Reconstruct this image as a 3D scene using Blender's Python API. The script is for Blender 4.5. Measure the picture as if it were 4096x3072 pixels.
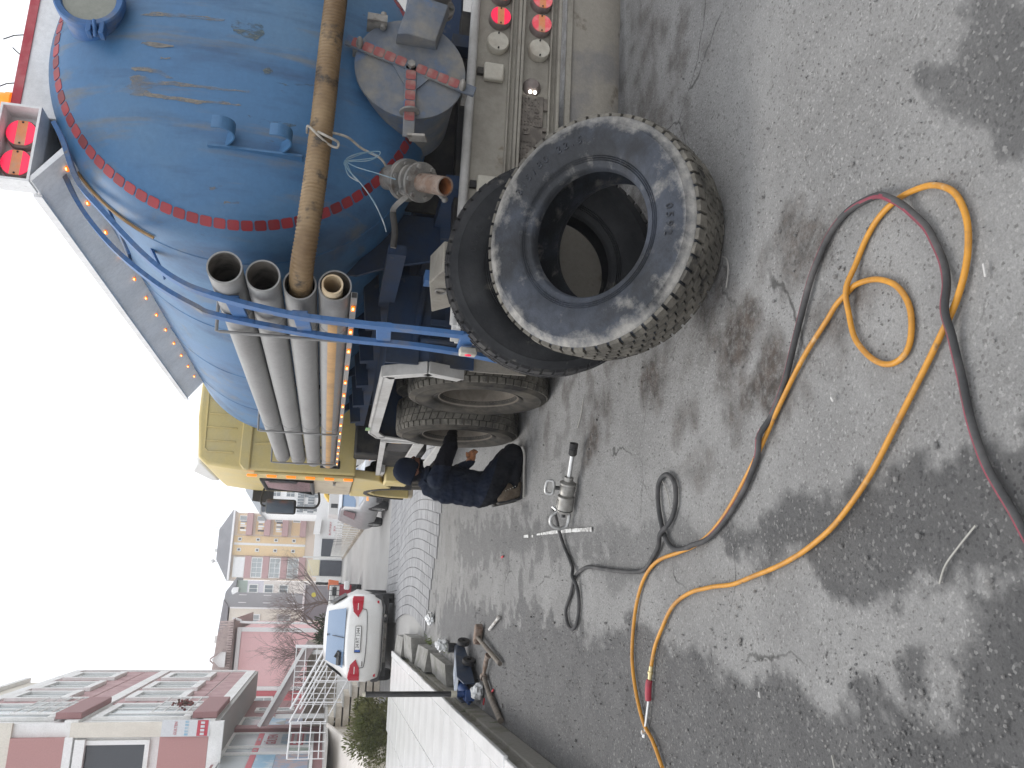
import bpy, bmesh, math, random
import numpy as np
from mathutils import Vector, Matrix, Euler, noise
sc = bpy.context.scene
for o in list(bpy.data.objects): bpy.data.objects.remove(o)
COL = sc.collection
R = math.radians
random.seed(7)

# ---------------------------------------------------------------- camera (phone held sideways: the place's "up" is picture left)
cam_d = bpy.data.cameras.new('camera'); cam = bpy.data.objects.new('camera', cam_d); COL.objects.link(cam)
cam_d.sensor_fit = 'HORIZONTAL'; cam_d.sensor_width = 36.0; cam_d.lens = 28.9
cam_d.clip_start = 0.05; cam_d.clip_end = 2000
right = Vector((0.969, -0.235, 0.075)); fwd = Vector((0.245, 0.948, -0.205)).normalized()
right = (right - fwd * right.dot(fwd)).normalized(); down = fwd.cross(right).normalized()
Mc = Matrix.Identity(4)
for i in range(3):
    Mc[i][0] = down[i]; Mc[i][1] = right[i]; Mc[i][2] = -fwd[i]
Mc[2][3] = 1.55
cam.matrix_world = Mc
sc.camera = cam

# ---------------------------------------------------------------- sky: bright flat overcast
world = bpy.data.worlds.new('World'); sc.world = world; world.use_nodes = True
wn = world.node_tree.nodes; wl = world.node_tree.links
sky = wn.new('ShaderNodeTexSky'); sky.sky_type = 'NISHITA'; sky.sun_disc = False
SUN_EL, SUN_AZ = R(52), R(-35)
sky.sun_elevation = SUN_EL; sky.sun_rotation = SUN_AZ; sky.dust_density = 4.0; sky.air_density = 1.0
wmix = wn.new('ShaderNodeMixRGB'); wmix.inputs[0].default_value = 0.9
wmix.inputs[2].default_value = (13.6, 13.9, 14.5, 1)
wl.new(sky.outputs[0], wmix.inputs[1]); wl.new(wmix.outputs[0], wn['Background'].inputs[0])
wn['Background'].inputs[1].default_value = 0.085
sun_d = bpy.data.lights.new('sun', 'SUN'); sun = bpy.data.objects.new('sun', sun_d); COL.objects.link(sun)
sun_d.energy = 1.3; sun_d.angle = R(25); sun_d.color = (1.0, 0.97, 0.92)
sdir = Vector((math.sin(SUN_AZ) * math.cos(SUN_EL), math.cos(SUN_AZ) * math.cos(SUN_EL), math.sin(SUN_EL)))
sun.rotation_euler = sdir.to_track_quat('Z', 'Y').to_euler(); sun.location = (-10, 10, 30)
vs = sc.view_settings
vs.view_transform = 'Standard'; vs.look = 'None'; vs.exposure = 0.34; vs.gamma = 1.0; vs.use_curve_mapping = False
sc.render.engine = 'CYCLES'
sc.cycles.use_denoising = True; sc.cycles.max_bounces = 6; sc.cycles.diffuse_bounces = 3; sc.cycles.glossy_bounces = 3
sc.cycles.transmission_bounces = 4; sc.cycles.caustics_reflective = False; sc.cycles.caustics_refractive = False

# ---------------------------------------------------------------- helpers
MATS = {}
def mat(name, col, rough=0.6, metal=0.0, col2=None, scale=6.0, amt=1.0, lo=0.45, hi=0.62, stretch=(1, 1, 1), bump=0.0, bscale=60.0,
        col3=None, scale3=20.0, lo3=0.55, hi3=0.68, stretch3=(1, 1, 1), emit=None, estr=0.0, rough2=None, alpha=None, more=(), spec=0.5, trans=0.0, grain=0.10):
    """painted / dirty surface: base colour, a cloudy second colour, a finer third colour, grain and a fine bump"""
    m = bpy.data.materials.new(name); m.use_nodes = True; nt = m.node_tree; N = nt.nodes; L = nt.links
    b = N['Principled BSDF']
    b.inputs['Roughness'].default_value = rough; b.inputs['Metallic'].default_value = metal
    b.inputs['Specular IOR Level'].default_value = spec
    if trans: b.inputs['Transmission Weight'].default_value = trans
    tc = N.new('ShaderNodeTexCoord')
    def nz(scale, stretch, detail=6.0, rough_=0.6):
        mp = N.new('ShaderNodeMapping'); mp.inputs['Scale'].default_value = stretch
        L.new(tc.outputs['Object'], mp.inputs[0])
        n = N.new('ShaderNodeTexNoise'); n.inputs['Scale'].default_value = scale; n.inputs['Detail'].default_value = detail
        n.inputs['Roughness'].default_value = rough_
        L.new(mp.outputs[0], n.inputs['Vector']); return n
    def ramp(n, lo, hi):
        r = N.new('ShaderNodeMapRange'); r.inputs['From Min'].default_value = lo; r.inputs['From Max'].default_value = hi
        L.new(n.outputs['Fac'], r.inputs['Value']); return r.outputs[0]
    base = None
    def mixc(fac, a, c):
        x = N.new('ShaderNodeMixRGB'); L.new(fac, x.inputs[0])
        if isinstance(a, tuple): x.inputs[1].default_value = (*a, 1)
        else: L.new(a, x.inputs[1])
        x.inputs[2].default_value = (*c, 1); return x.outputs[0]
    cur = tuple(col)
    if col2 is not None:
        f = ramp(nz(scale, stretch), lo, hi)
        if amt < 1.0:
            mm = N.new('ShaderNodeMath'); mm.operation = 'MULTIPLY'; mm.inputs[1].default_value = amt; L.new(f, mm.inputs[0]); f = mm.outputs[0]
        if rough2 is not None:
            rr = N.new('ShaderNodeMapRange'); rr.inputs['To Min'].default_value = rough; rr.inputs['To Max'].default_value = rough2
            L.new(f, rr.inputs['Value']); L.new(rr.outputs[0], b.inputs['Roughness'])
        cur = mixc(f, cur, tuple(col2))
    if col3 is not None: cur = mixc(ramp(nz(scale3, stretch3), lo3, hi3), cur, tuple(col3))
    for c_, s_, l_, h_, st_ in more: cur = mixc(ramp(nz(s_, st_), l_, h_), cur, tuple(c_))
    if alpha: L.new(ramp(nz(alpha[0], alpha[3] if len(alpha) > 3 else (1, 1, 1), 9.0, .7), alpha[1], alpha[2]), b.inputs['Alpha'])
    if grain > 0:
        g = nz(35.0, (1, 1, 1), 8.0, 0.7)
        r = N.new('ShaderNodeMapRange'); r.inputs['From Min'].default_value = 0.3; r.inputs['From Max'].default_value = 0.7
        r.inputs['To Min'].default_value = 1 - grain; r.inputs['To Max'].default_value = 1 + grain
        L.new(g.outputs['Fac'], r.inputs['Value'])
        v = N.new('ShaderNodeVectorMath'); v.operation = 'SCALE'
        if isinstance(cur, tuple): v.inputs[0].default_value = cur
        else: L.new(cur, v.inputs[0])
        L.new(r.outputs[0], v.inputs['Scale']); cur = v.outputs[0]
    if isinstance(cur, tuple): b.inputs['Base Color'].default_value = (*cur, 1)
    else: L.new(cur, b.inputs['Base Color'])
    if bump > 0:
        n = nz(bscale, (1, 1, 1), 5.0); bp = N.new('ShaderNodeBump'); bp.inputs['Strength'].default_value = min(1, bump); bp.inputs['Distance'].default_value = 0.01
        L.new(n.outputs['Fac'], bp.inputs['Height']); L.new(bp.outputs[0], b.inputs['Normal'])
    if emit: b.inputs['Emission Color'].default_value = (*emit, 1); b.inputs['Emission Strength'].default_value = estr
    MATS[name] = m
    return m

class MB:
    """collects shapes into one mesh"""
    def __init__(s): s.v = []; s.f = []; s.mi = []; s.cur = 0
    def add(s, vs, fs):
        k = len(s.v); s.v.extend([tuple(p) for p in vs]); s.f.extend([tuple(i + k for i in f) for f in fs]); s.mi.extend([s.cur] * len(fs)); return s
    def box(s, x0, x1, y0, y1, z0, z1):
        return s.add([(x0, y0, z0), (x1, y0, z0), (x1, y1, z0), (x0, y1, z0), (x0, y0, z1), (x1, y0, z1), (x1, y1, z1), (x0, y1, z1)],
                     [(0, 3, 2, 1), (4, 5, 6, 7), (0, 1, 5, 4), (1, 2, 6, 5), (2, 3, 7, 6), (3, 0, 4, 7)])
    def obox(s, c, h, M=None):
        M = M or Matrix.Identity(3); c = Vector(c)
        vs = [c + M @ Vector((sx * h[0], sy * h[1], sz * h[2])) for sz in (-1, 1) for sx, sy in ((-1, -1), (1, -1), (1, 1), (-1, 1))]
        return s.add(vs, [(0, 3, 2, 1), (4, 5, 6, 7), (0, 1, 5, 4), (1, 2, 6, 5), (2, 3, 7, 6), (3, 0, 4, 7)])
    def bar(s, p0, p1, w, h, up=(0, 0, 1)):
        p0 = Vector(p0); p1 = Vector(p1); d = (p1 - p0); L = d.length; d.normalize()
        u = Vector(up); a = d.cross(u)
        if a.length < 1e-4: a = d.cross(Vector((1, 0, 0)))
        a.normalize(); b = a.cross(d)
        M = Matrix((a, d, b)).transposed()
        return s.obox((p0 + p1) / 2, (w / 2, L / 2, h / 2), M)
    def cyl(s, p0, p1, r0, r1=None, n=16, caps=True):
        r1 = r0 if r1 is None else r1
        p0 = Vector(p0); p1 = Vector(p1); d = (p1 - p0).normalized(); q = d.to_track_quat('Z', 'Y'); M = q.to_matrix()
        ring = [M @ Vector((math.cos(2 * math.pi * i / n), math.sin(2 * math.pi * i / n), 0)) for i in range(n)]
        vs = [p0 + r * r0 for r in ring] + [p1 + r * r1 for r in ring]
        fs = [(i, (i + 1) % n, n + (i + 1) % n, n + i) for i in range(n)]
        if caps: fs += [tuple(reversed(range(n))), tuple(range(n, 2 * n))]
        return s.add(vs, fs)
    def tube(s, path, r, n=8, caps=True, closed=False, twist=None):
        P = [Vector(p) for p in path]; m = len(P); rs = r if isinstance(r, (list, tuple)) else [r] * m
        T = []
        for i in range(m):
            a = P[(i - 1) % m] if (closed or i > 0) else P[i]; b = P[(i + 1) % m] if (closed or i < m - 1) else P[i]
            T.append((b - a).normalized())
        up = Vector((0, 0, 1)) if abs(T[0].z) < 0.9 else Vector((1, 0, 0))
        nrm = (up - T[0] * up.dot(T[0])).normalized(); vs = []; fs = []
        for i in range(m):
            nrm = (nrm - T[i] * nrm.dot(T[i])).normalized(); bn = T[i].cross(nrm)
            for k in range(n):
                a = 2 * math.pi * k / n; vs.append(P[i] + (nrm * math.cos(a) + bn * math.sin(a)) * rs[i])
        for i in range(m if closed else m - 1):
            j = (i + 1) % m
            for k in range(n): fs.append((i * n + k, i * n + (k + 1) % n, j * n + (k + 1) % n, j * n + k))
        if caps and not closed: fs += [tuple(reversed(range(n))), tuple(range((m - 1) * n, m * n))]
        return s.add(vs, fs)
    def lathe(s, prof, c=(0, 0, 0), axis=(0, 0, 1), n=32, closed=False, a0=0.0, a1=2 * math.pi):
        """prof: list of (radius, height along axis)"""
        c = Vector(c); q = Vector(axis).normalized().to_track_quat('Z', 'Y').to_matrix(); m = len(prof)
        full = abs(a1 - a0 - 2 * math.pi) < 1e-6; nn = n if full else n + 1; vs = []; fs = []
        for i in range(nn):
            a = a0 + (a1 - a0) * i / n
            for r, h in prof: vs.append(c + q @ Vector((r * math.cos(a), r * math.sin(a), h)))
        for i in range(n):
            j = (i + 1) % nn
            for k in range(m if closed else m - 1):
                k2 = (k + 1) % m; fs.append((i * m + k, j * m + k, j * m + k2, i * m + k2))
        return s.add(vs, fs)
    def prism(s, poly, fn, d0, d1):
        """poly: 2-D outline, fn(u, v, d) -> 3-D"""
        n = len(poly); vs = [fn(u, v, d0) for u, v in poly] + [fn(u, v, d1) for u, v in poly]
        return s.add(vs, [tuple(reversed(range(n))), tuple(range(n, 2 * n))] + [(i, (i + 1) % n, n + (i + 1) % n, n + i) for i in range(n)])
    def sphere(s, c, r, nu=12, nv=8):
        c = Vector(c); r = (r, r, r) if not isinstance(r, (tuple, list)) else r
        vs = [c + Vector((0, 0, -r[2]))]; fs = []
        for j in range(1, nv):
            t = -math.pi / 2 + math.pi * j / nv
            for i in range(nu): a = 2 * math.pi * i / nu; vs.append(c + Vector((r[0] * math.cos(t) * math.cos(a), r[1] * math.cos(t) * math.sin(a), r[2] * math.sin(t))))
        vs.append(c + Vector((0, 0, r[2])))
        for i in range(nu): fs.append((0, 1 + (i + 1) % nu, 1 + i))
        for j in range(nv - 2):
            for i in range(nu): a = 1 + j * nu; fs.append((a + i, a + (i + 1) % nu, a + nu + (i + 1) % nu, a + nu + i))
        a = 1 + (nv - 2) * nu
        for i in range(nu): fs.append((a + i, a + (i + 1) % nu, len(vs) - 1))
        return s.add(vs, fs)
    def mesh(s, name, smooth=True, angle=32):
        me = bpy.data.meshes.new(name); me.from_pydata(s.v, [], s.f); me.update()
        bm = bmesh.new(); bm.from_mesh(me); bmesh.ops.recalc_face_normals(bm, faces=bm.faces); bm.to_mesh(me); bm.free()
        if smooth and len(me.polygons):
            me.polygons.foreach_set('use_smooth', [True] * len(me.polygons)); me.set_sharp_from_angle(angle=R(angle))
        return me

ROOTW = {}
def tag(o, label=None, cat=None, group=None, kind=None):
    if label: o['label'] = label
    if cat: o['category'] = cat
    if group: o['group'] = group
    if kind: o['kind'] = kind
    return o
def thing(name, label, cat, loc=(0, 0, 0), rot=(0, 0, 0), group=None, world=True, M=None):
    o = bpy.data.objects.new(name, None); COL.objects.link(o); o.empty_display_size = 0.2
    Mx = M if M is not None else Matrix.Translation(loc) @ Euler(rot).to_matrix().to_4x4()
    o.matrix_world = Mx
    ROOTW[o.name] = Mx.inverted() if world else None
    return tag(o, label, cat, group)
def obj(name, mesh, m, parent=None, label=None, bevel=0.0, seg=1, M=None):
    o = bpy.data.objects.new(name, mesh); COL.objects.link(o)
    if m is not None:
        for x in (m if isinstance(m, (list, tuple)) else [m]):
            if len(o.data.materials) < (len(m) if isinstance(m, (list, tuple)) else 1): o.data.materials.append(x if not isinstance(x, str) else MATS[x])
    if parent is not None:
        o.parent = parent
        inv = ROOTW.get(parent.name)
        if inv is not None: o.matrix_parent_inverse = inv
    if M is not None: o.matrix_basis = M
    if bevel > 0:
        b = o.modifiers.new('edge', 'BEVEL'); b.width = bevel; b.segments = seg; b.limit_method = 'ANGLE'; b.angle_limit = R(40); b.harden_normals = False
    if label: o['label'] = label
    return o
def part(name, mb, m, parent=None, smooth=True, bevel=0.0, label=None, angle=32, seg=1):
    me = mb.mesh(name, smooth, angle)
    o = obj(name, me, m, parent, label, bevel, seg)
    if any(mb.mi): me.polygons.foreach_set('material_index', mb.mi)
    return o
def inst(o, parent, M=None, name=None):
    c = o.copy(); COL.objects.link(c); c.parent = parent
    if M is not None: c.matrix_basis = M
    return c
def kids(o): return [c for c in bpy.data.objects if c.parent == o]
def copy_tree(o, parent=None):
    c = o.copy(); COL.objects.link(c); c.parent = parent
    for ch in KIDS(o): copy_tree(ch, c)
    return c
def KIDS(o): return list(o.children)
def spline(P, k=8):
    """Catmull-Rom through the points"""
    P = [Vector(p) for p in P]; out = []
    for i in range(len(P) - 1):
        a = P[max(i - 1, 0)]; b = P[i]; c = P[i + 1]; d = P[min(i + 2, len(P) - 1)]
        for j in range(k):
            t = j / k
            out.append(0.5 * ((2 * b) + (c - a) * t + (2 * a - 5 * b + 4 * c - d) * t * t + (3 * b - a - 3 * c + d) * t ** 3))
    out.append(P[-1]); return out
def text(name, s, size, m, parent, M, extrude=0.001, align='CENTER', sx=1.0):
    cu = bpy.data.curves.new(name, 'FONT'); cu.body = s; cu.size = size; cu.extrude = extrude; cu.align_x = align; cu.align_y = 'CENTER'; cu.resolution_u = 2
    o = bpy.data.objects.new(name, cu); COL.objects.link(o); cu.materials.append(m)
    o.parent = parent
    if parent is not None:
        inv = ROOTW.get(parent.name)
        if inv is not None: o.matrix_parent_inverse = inv
    o.matrix_basis = M @ Matrix.Diagonal((sx, 1, 1, 1)); return o
def frame(loc, xdir, ydir):
    x = Vector(xdir).normalized(); y = Vector(ydir).normalized(); z = x.cross(y)
    M = Matrix((x, y, z)).transposed().to_4x4(); M.translation = Vector(loc); return M
# ================================================================ GROUND
# outlines of the wet patches, oil stains and hoses on the ground, metres
P1 = [(1.444, 1.751), (1.392, 1.642), (1.475, 1.579), (1.53, 1.522), (1.362, 1.296), (1.017, 1.353), (1.057, 1.534), (1.104, 1.572), (1.155, 1.549), (1.273, 1.677), (1.348, 1.683)]
P2 = [(0.349, 1.464), (0.351, 1.704), (0.338, 1.816), (0.385, 1.969), (0.349, 2.094), (0.405, 2.196), (0.319, 2.457), (0.365, 2.596), (0.268, 2.799), (0.261, 2.942), (0.18, 3.105), (0.168, 2.809), (0.1, 2.75), (0.158, 2.56), (0.109, 2.455), (0.008, 2.365), (-0.03, 2.209), (0.024, 2.039), (0.069, 1.777), (0.056, 1.513)]
P3 = [(-1.532, 7.096), (-1.038, 8.219), (-0.845, 9.868), (-0.576, 11.591), (-0.112, 10.97), (-0.106, 8.758), (-0.169, 7.892), (-0.207, 6.89), (-0.072, 6.568), (-0.096, 5.724), (-0.21, 5.635), (-0.223, 5.144), (-0.182, 4.385), (-0.13, 4.085), (-0.175, 3.818), (-0.232, 3.584), (-0.226, 3.259), (-0.275, 3.188), (-0.297, 3.02), (-0.281, 2.864), (-0.273, 2.661), (-0.31, 2.542), (-0.337, 2.379), (-0.348, 2.264), (-0.267, 2.27), (-0.278, 2.179), (-0.309, 2.099), (-0.297, 2.017), (-0.243, 1.898), (-0.19, 1.855), (-0.145, 1.889), (-0.103, 1.842), (-0.1, 1.788), (-0.063, 1.809), (0.01, 1.791), (0.02, 1.726), (0.051, 1.514), (-0.416, 1.591), (-0.936, 3.448)]
P6 = [(0.651, 7.166), (0.395, 5.875), (0.296, 4.374), (0.173, 4.196), (0.188, 4.878), (0.253, 5.868), (0.283, 7.318), (0.19, 8.988), (0.42, 10.199), (0.75, 10.099)]
P4 = [(0.437, 6.612), (0.552, 5.753), (0.413, 5.174), (0.402, 4.612), (0.311, 4.022), (0.384, 3.772), (0.309, 3.356), (0.206, 3.273), (0.175, 3.462), (0.08, 3.906), (0.011, 4.381), (0.217, 4.615), (0.266, 5.171), (0.263, 5.868)]
P5 = [(-0.159, 2.065), (-0.142, 1.989), (-0.197, 1.962), (-0.234, 1.993), (-0.218, 2.054)]
OIL = [(1.204, 2.442), (1.137, 2.543), (1.017, 2.91), (1.21, 3.194), (0.776, 2.713), (0.729, 2.824), (0.876, 2.284), (0.795, 3.42), (1.063, 3.797), (0.55, 3.339), (0.924, 4.785), (1.119, 4.604), (1.273, 3.01), (0.919, 2.177)]
YEL = [(-0.746, 3.74), (-0.652, 3.854), (-0.588, 3.967), (-0.452, 4.065), (-0.303, 4.105), (-0.146, 4.079), (-0.009, 4.009), (0.102, 3.887), (0.161, 3.726), (0.187, 3.511), (0.212, 3.317), (0.269, 3.138), (0.362, 2.97), (0.506, 2.775), (0.662, 2.594), (0.79, 2.43), (0.876, 2.284), (0.917, 2.215), (0.938, 2.151), (0.946, 2.103), (0.929, 2.016), (0.882, 1.939), (0.82, 1.892), (0.748, 1.882), (0.687, 1.903), (0.659, 1.95), (0.668, 2.017), (0.718, 2.088), (0.793, 2.141), (0.894, 2.149), (0.975, 2.118), (1.047, 2.067), (1.105, 1.992), (1.127, 1.911), (1.122, 1.826), (1.1, 1.746), (1.055, 1.684), (0.989, 1.652), (0.922, 1.647), (0.851, 1.661), (0.766, 1.702), (0.697, 1.762), (0.597, 1.864), (0.468, 1.996), (0.341, 2.138), (0.238, 2.288), (0.168, 2.448), (0.116, 2.624), (0.079, 2.818), (0.048, 2.999), (0.036, 3.199), (0.017, 3.378), (-0.045, 3.577), (-0.151, 3.716), (-0.239, 3.804), (-0.325, 3.849)]
BLK = [(0.127, 1.574), (0.196, 1.608), (0.27, 1.651), (0.354, 1.688), (0.45, 1.708), (0.536, 1.721), (0.624, 1.73), (0.712, 1.73), (0.801, 1.73), (0.885, 1.743), (0.971, 1.774), (1.051, 1.827), (1.122, 1.885), (1.174, 1.961), (1.193, 2.047), (1.191, 2.143), (1.151, 2.237), (1.071, 2.327), (0.978, 2.394), (0.866, 2.465), (0.737, 2.549), (0.608, 2.664), (0.489, 2.777), (0.381, 2.894), (0.287, 3.055), (0.223, 3.227), (0.203, 3.412), (0.204, 3.536), (0.255, 3.638), (0.356, 3.699), (0.469, 3.726), (0.532, 3.694), (0.552, 3.609), (0.512, 3.532), (0.446, 3.51), (0.365, 3.541), (0.287, 3.636), (0.187, 3.782), (0.12, 3.916), (0.114, 4.095), (0.13, 4.455), (0.153, 4.787), (0.135, 4.972), (0.092, 5.098), (-0.008, 5.187), (-0.11, 5.29), (-0.194, 5.246), (-0.217, 5.134), (-0.158, 5.036), (-0.047, 5.008), (0.092, 5.068), (0.194, 5.191), (0.305, 5.365), (0.405, 5.504), (0.507, 5.602), (0.593, 5.667)]
def fbm(x, y, sc_, oct_=4, z=0.0):
    return noise.fractal(Vector((x * sc_, y * sc_, z)), 1.0, 2.0, oct_)
def sdist(px, py, poly):
    """signed distance (inside positive) of arrays to a polygon"""
    d = np.full(px.shape, 1e9); inside = np.zeros(px.shape, bool); n = len(poly)
    for i in range(n):
        ax, ay = poly[i]; bx, by = poly[(i + 1) % n]; ex, ey = bx - ax, by - ay; wx, wy = px - ax, py - ay
        t = np.clip((wx * ex + wy * ey) / (ex * ex + ey * ey + 1e-12), 0, 1)
        d = np.minimum(d, (wx - t * ex) ** 2 + (wy - t * ey) ** 2)
        c = ((ay <= py) != (by <= py)) & (px < (bx - ax) * (py - ay) / (by - ay + 1e-12) + ax); inside ^= c
    return np.where(inside, 1, -1) * np.sqrt(d)
xs = list(np.arange(-1.6, 2.4, 0.016)) + list(np.arange(2.4, 4.6, 0.05))
xs = [-400, -150, -60, -25, -12, -7, -5, -4, -3.2, -2.6, -2.2, -1.9] + xs + [5, 6, 8, 12, 20, 40, 90, 200, 400]
ys = [-200, -60, -20, -6, -2, -0.5, 0.3, 0.8]; y = 1.1
while y < 13.0: ys.append(y); y += 0.0052 * y + 0.0045
ys += [13.2, 14, 16, 20, 26, 35, 50, 70, 100, 150, 250, 500, 900]
gx, gy = np.meshgrid(np.array(xs), np.array(ys)); nx, ny = len(xs), len(ys)
fx, fy = gx.ravel(), gy.ravel()
near = (fx > -1.7) & (fx < 4.7) & (fy > 1.0) & (fy < 13.1)
idx = np.where(near)[0]
nA = np.zeros(fx.shape); nB = np.zeros(fx.shape); nC = np.zeros(fx.shape)
for i in idx:
    a, b = fx[i], fy[i]
    nA[i] = fbm(a, b, 5.5, 5); nB[i] = fbm(a, b, 1.3, 3, 7.0); nC[i] = fbm(a, b, 26.0, 2, 3.0)
wet = np.zeros(fx.shape)
for P in (P1, P2, P3, P4, P5, P6):
    d = np.full(fx.shape, -9.0); d[idx] = sdist(fx[idx], fy[idx], P)
    s = d + nA * 0.085 * (1 + np.clip(fy - 3.5, 0, 6) * .45) + nB * 0.04 + nC * (0.035 + .02 * np.clip(fy - 3.5, 0, 4))
    wet = np.maximum(wet, np.clip(s / 0.055 + 0.5, 0, 1) * (0.5 if P is P4 else 0.65 if P is P6 else .8 if P is P1 else .93))
# scattered damp streaks along the middle of the yard
streak = np.clip((nB * 0.5 + nA * 0.6 + nC * .15 - 0.17) / 0.22, 0, 1) * np.clip((fy - 4.3) / 1.5, 0, 1) * np.clip((1.3 - fx) / 0.5, 0, 1)
wet = np.clip(np.maximum(wet, streak * 0.75), 0, 1)
oil = np.zeros(fx.shape)
for k, (ox, oy) in enumerate(OIL):
    rr = (0.20, 0.10, 0.22, 0.14, 0.20, 0.16, 0.16, 0.13, 0.18, 0.14, 0.20, 0.14, 0.12, 0.10)[k]
    d = rr - np.hypot(fx - ox, (fy - oy) * 0.7) + nA * 0.11 + nC * 0.02
    oil = np.maximum(oil, np.clip(d / 0.14, 0, 1) * (0.95 if k % 3 else 0.75))
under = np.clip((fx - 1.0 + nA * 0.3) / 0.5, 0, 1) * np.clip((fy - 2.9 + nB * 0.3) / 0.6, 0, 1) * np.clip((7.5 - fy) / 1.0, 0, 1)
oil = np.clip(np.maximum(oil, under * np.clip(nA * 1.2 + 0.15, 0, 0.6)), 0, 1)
hz = np.where(near, nC * 0.0022 + nA * 0.003 + nB * 0.004 - 0.004, -0.006)
gm = bpy.data.meshes.new('ground')
gv = np.stack([fx, fy, hz], 1)
ii = np.arange(nx * ny).reshape(ny, nx)
gf = np.stack([ii[:-1, :-1].ravel(), ii[:-1, 1:].ravel(), ii[1:, 1:].ravel(), ii[1:, :-1].ravel()], 1)
gm.from_pydata(gv.tolist(), [], gf.tolist()); gm.update()
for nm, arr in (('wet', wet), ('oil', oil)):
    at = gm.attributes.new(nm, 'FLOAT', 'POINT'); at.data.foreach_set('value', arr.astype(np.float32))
gm.polygons.foreach_set('use_smooth', [True] * len(gm.polygons))

def asphalt():
    m = bpy.data.materials.new('worn_asphalt'); m.use_nodes = True; N = m.node_tree.nodes; L = m.node_tree.links; b = N['Principled BSDF']
    tc = N.new('ShaderNodeTexCoord')
    def nz(s, d=6, r=0.6, t='n'):
        n = N.new('ShaderNodeTexNoise'); n.inputs['Scale'].default_value = s; n.inputs['Detail'].default_value = d; n.inputs['Roughness'].default_value = r
        L.new(tc.outputs['Object'], n.inputs['Vector']); return n.outputs['Fac']
    def vor(s, f='F1'):
        n = N.new('ShaderNodeTexVoronoi'); n.inputs['Scale'].default_value = s; n.feature = f; n.inputs['Randomness'].default_value = 1.0
        L.new(tc.outputs['Object'], n.inputs['Vector']); return n
    def mr(x, a, c, lo=0.0, hi=1.0):
        n = N.new('ShaderNodeMapRange'); n.inputs['From Min'].default_value = a; n.inputs['From Max'].default_value = c
        n.inputs['To Min'].default_value = lo; n.inputs['To Max'].default_value = hi; L.new(x, n.inputs['Value']); return n.outputs[0]
    def mix(f, a, c, mode='MIX'):
        n = N.new('ShaderNodeMixRGB'); n.blend_type = mode
        if isinstance(f, float): n.inputs[0].default_value = f
        else: L.new(f, n.inputs[0])
        for k, v in ((1, a), (2, c)):
            if isinstance(v, tuple): n.inputs[k].default_value = (*v, 1)
            else: L.new(v, n.inputs[k])
        return n.outputs[0]
    def mul(a, k):
        n = N.new('ShaderNodeMath'); n.operation = 'MULTIPLY'; L.new(a, n.inputs[0])
        if isinstance(k, float): n.inputs[1].default_value = k
        else: L.new(k, n.inputs[1])
        return n.outputs[0]
    aw = N.new('ShaderNodeAttribute'); aw.attribute_name = 'wet'
    ao = N.new('ShaderNodeAttribute'); ao.attribute_name = 'oil'
    dry = mix(mr(nz(1.6, 7), 0.35, 0.66), (0.212, 0.209, 0.204), (0.288, 0.285, 0.278))
    dry = mix(mr(nz(9, 8, 0.7), 0.52, 0.80), dry, (0.20, 0.197, 0.19))
    v1 = vor(120.0); cell = N.new('ShaderNodeSeparateColor'); L.new(v1.outputs['Color'], cell.inputs[0])
    dry = mix(mr(cell.outputs[0], 0.86, 1.0), dry, (0.325, 0.32, 0.31))        # pale aggregate
    dry = mix(mr(cell.outputs[1], 0.90, 1.0), dry, (0.145, 0.14, 0.135))       # dark aggregate
    wetc = mix(mr(nz(3.5, 7), 0.35, 0.66), (0.066, 0.0655, 0.066), (0.096, 0.095, 0.094))
    wetc = mix(mr(cell.outputs[0], 0.88, 0.99), wetc, (0.20, 0.197, 0.19))
    wetc = mix(mr(cell.outputs[2], 0.86, 0.97), wetc, (0.035, 0.035, 0.036))
    c = mix(aw.outputs['Fac'], dry, wetc)
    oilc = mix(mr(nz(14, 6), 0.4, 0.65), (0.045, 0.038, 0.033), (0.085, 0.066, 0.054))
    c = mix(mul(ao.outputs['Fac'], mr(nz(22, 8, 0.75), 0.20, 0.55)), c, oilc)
    ve = N.new('ShaderNodeTexVoronoi'); ve.feature = 'DISTANCE_TO_EDGE'; ve.inputs['Scale'].default_value = 0.9
    wv = N.new('ShaderNodeTexNoise'); wv.inputs['Scale'].default_value = 3.0; wv.inputs['Detail'].default_value = 6; L.new(tc.outputs['Object'], wv.inputs['Vector'])
    wa_ = N.new('ShaderNodeVectorMath'); wa_.operation = 'MULTIPLY_ADD'; wa_.inputs[1].default_value = (.35, .35, 0); L.new(wv.outputs['Color'], wa_.inputs[0]); L.new(tc.outputs['Object'], wa_.inputs[2]); L.new(wa_.outputs[0], ve.inputs['Vector'])
    crk = mul(mr(ve.outputs['Distance'], 0.0015, 0.006, 0.75, 0.0), mr(nz(1.3, 4), 0.50, 0.60))
    c = mix(crk, c, (0.04, 0.038, 0.036))
    gr = mr(nz(160, 4, 0.7), 0.25, 0.75, 0.72, 1.28)
    v = N.new('ShaderNodeVectorMath'); v.operation = 'SCALE'; L.new(c, v.inputs[0]); L.new(gr, v.inputs['Scale'])
    L.new(v.outputs[0], b.inputs['Base Color'])
    L.new(mr(aw.outputs['Fac'], 0, 1, 0.93, 0.52), b.inputs['Roughness'])
    b.inputs['Specular IOR Level'].default_value = 0.35
    bp = N.new('ShaderNodeBump'); bp.inputs['Strength'].default_value = 0.65; bp.inputs['Distance'].default_value = 0.005
    add = N.new('ShaderNodeMath'); add.operation = 'ADD'
    v2 = vor(60.0)
    L.new(mr(v2.outputs['Distance'], 0.0, 0.6, 1.1, 0.0), add.inputs[0]); L.new(mr(nz(75, 8, 0.8), 0.2, 0.8, 0.0, 2.2), add.inputs[1])
    L.new(add.outputs[0], bp.inputs['Height']); L.new(bp.outputs[0], b.inputs['Normal'])
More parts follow.
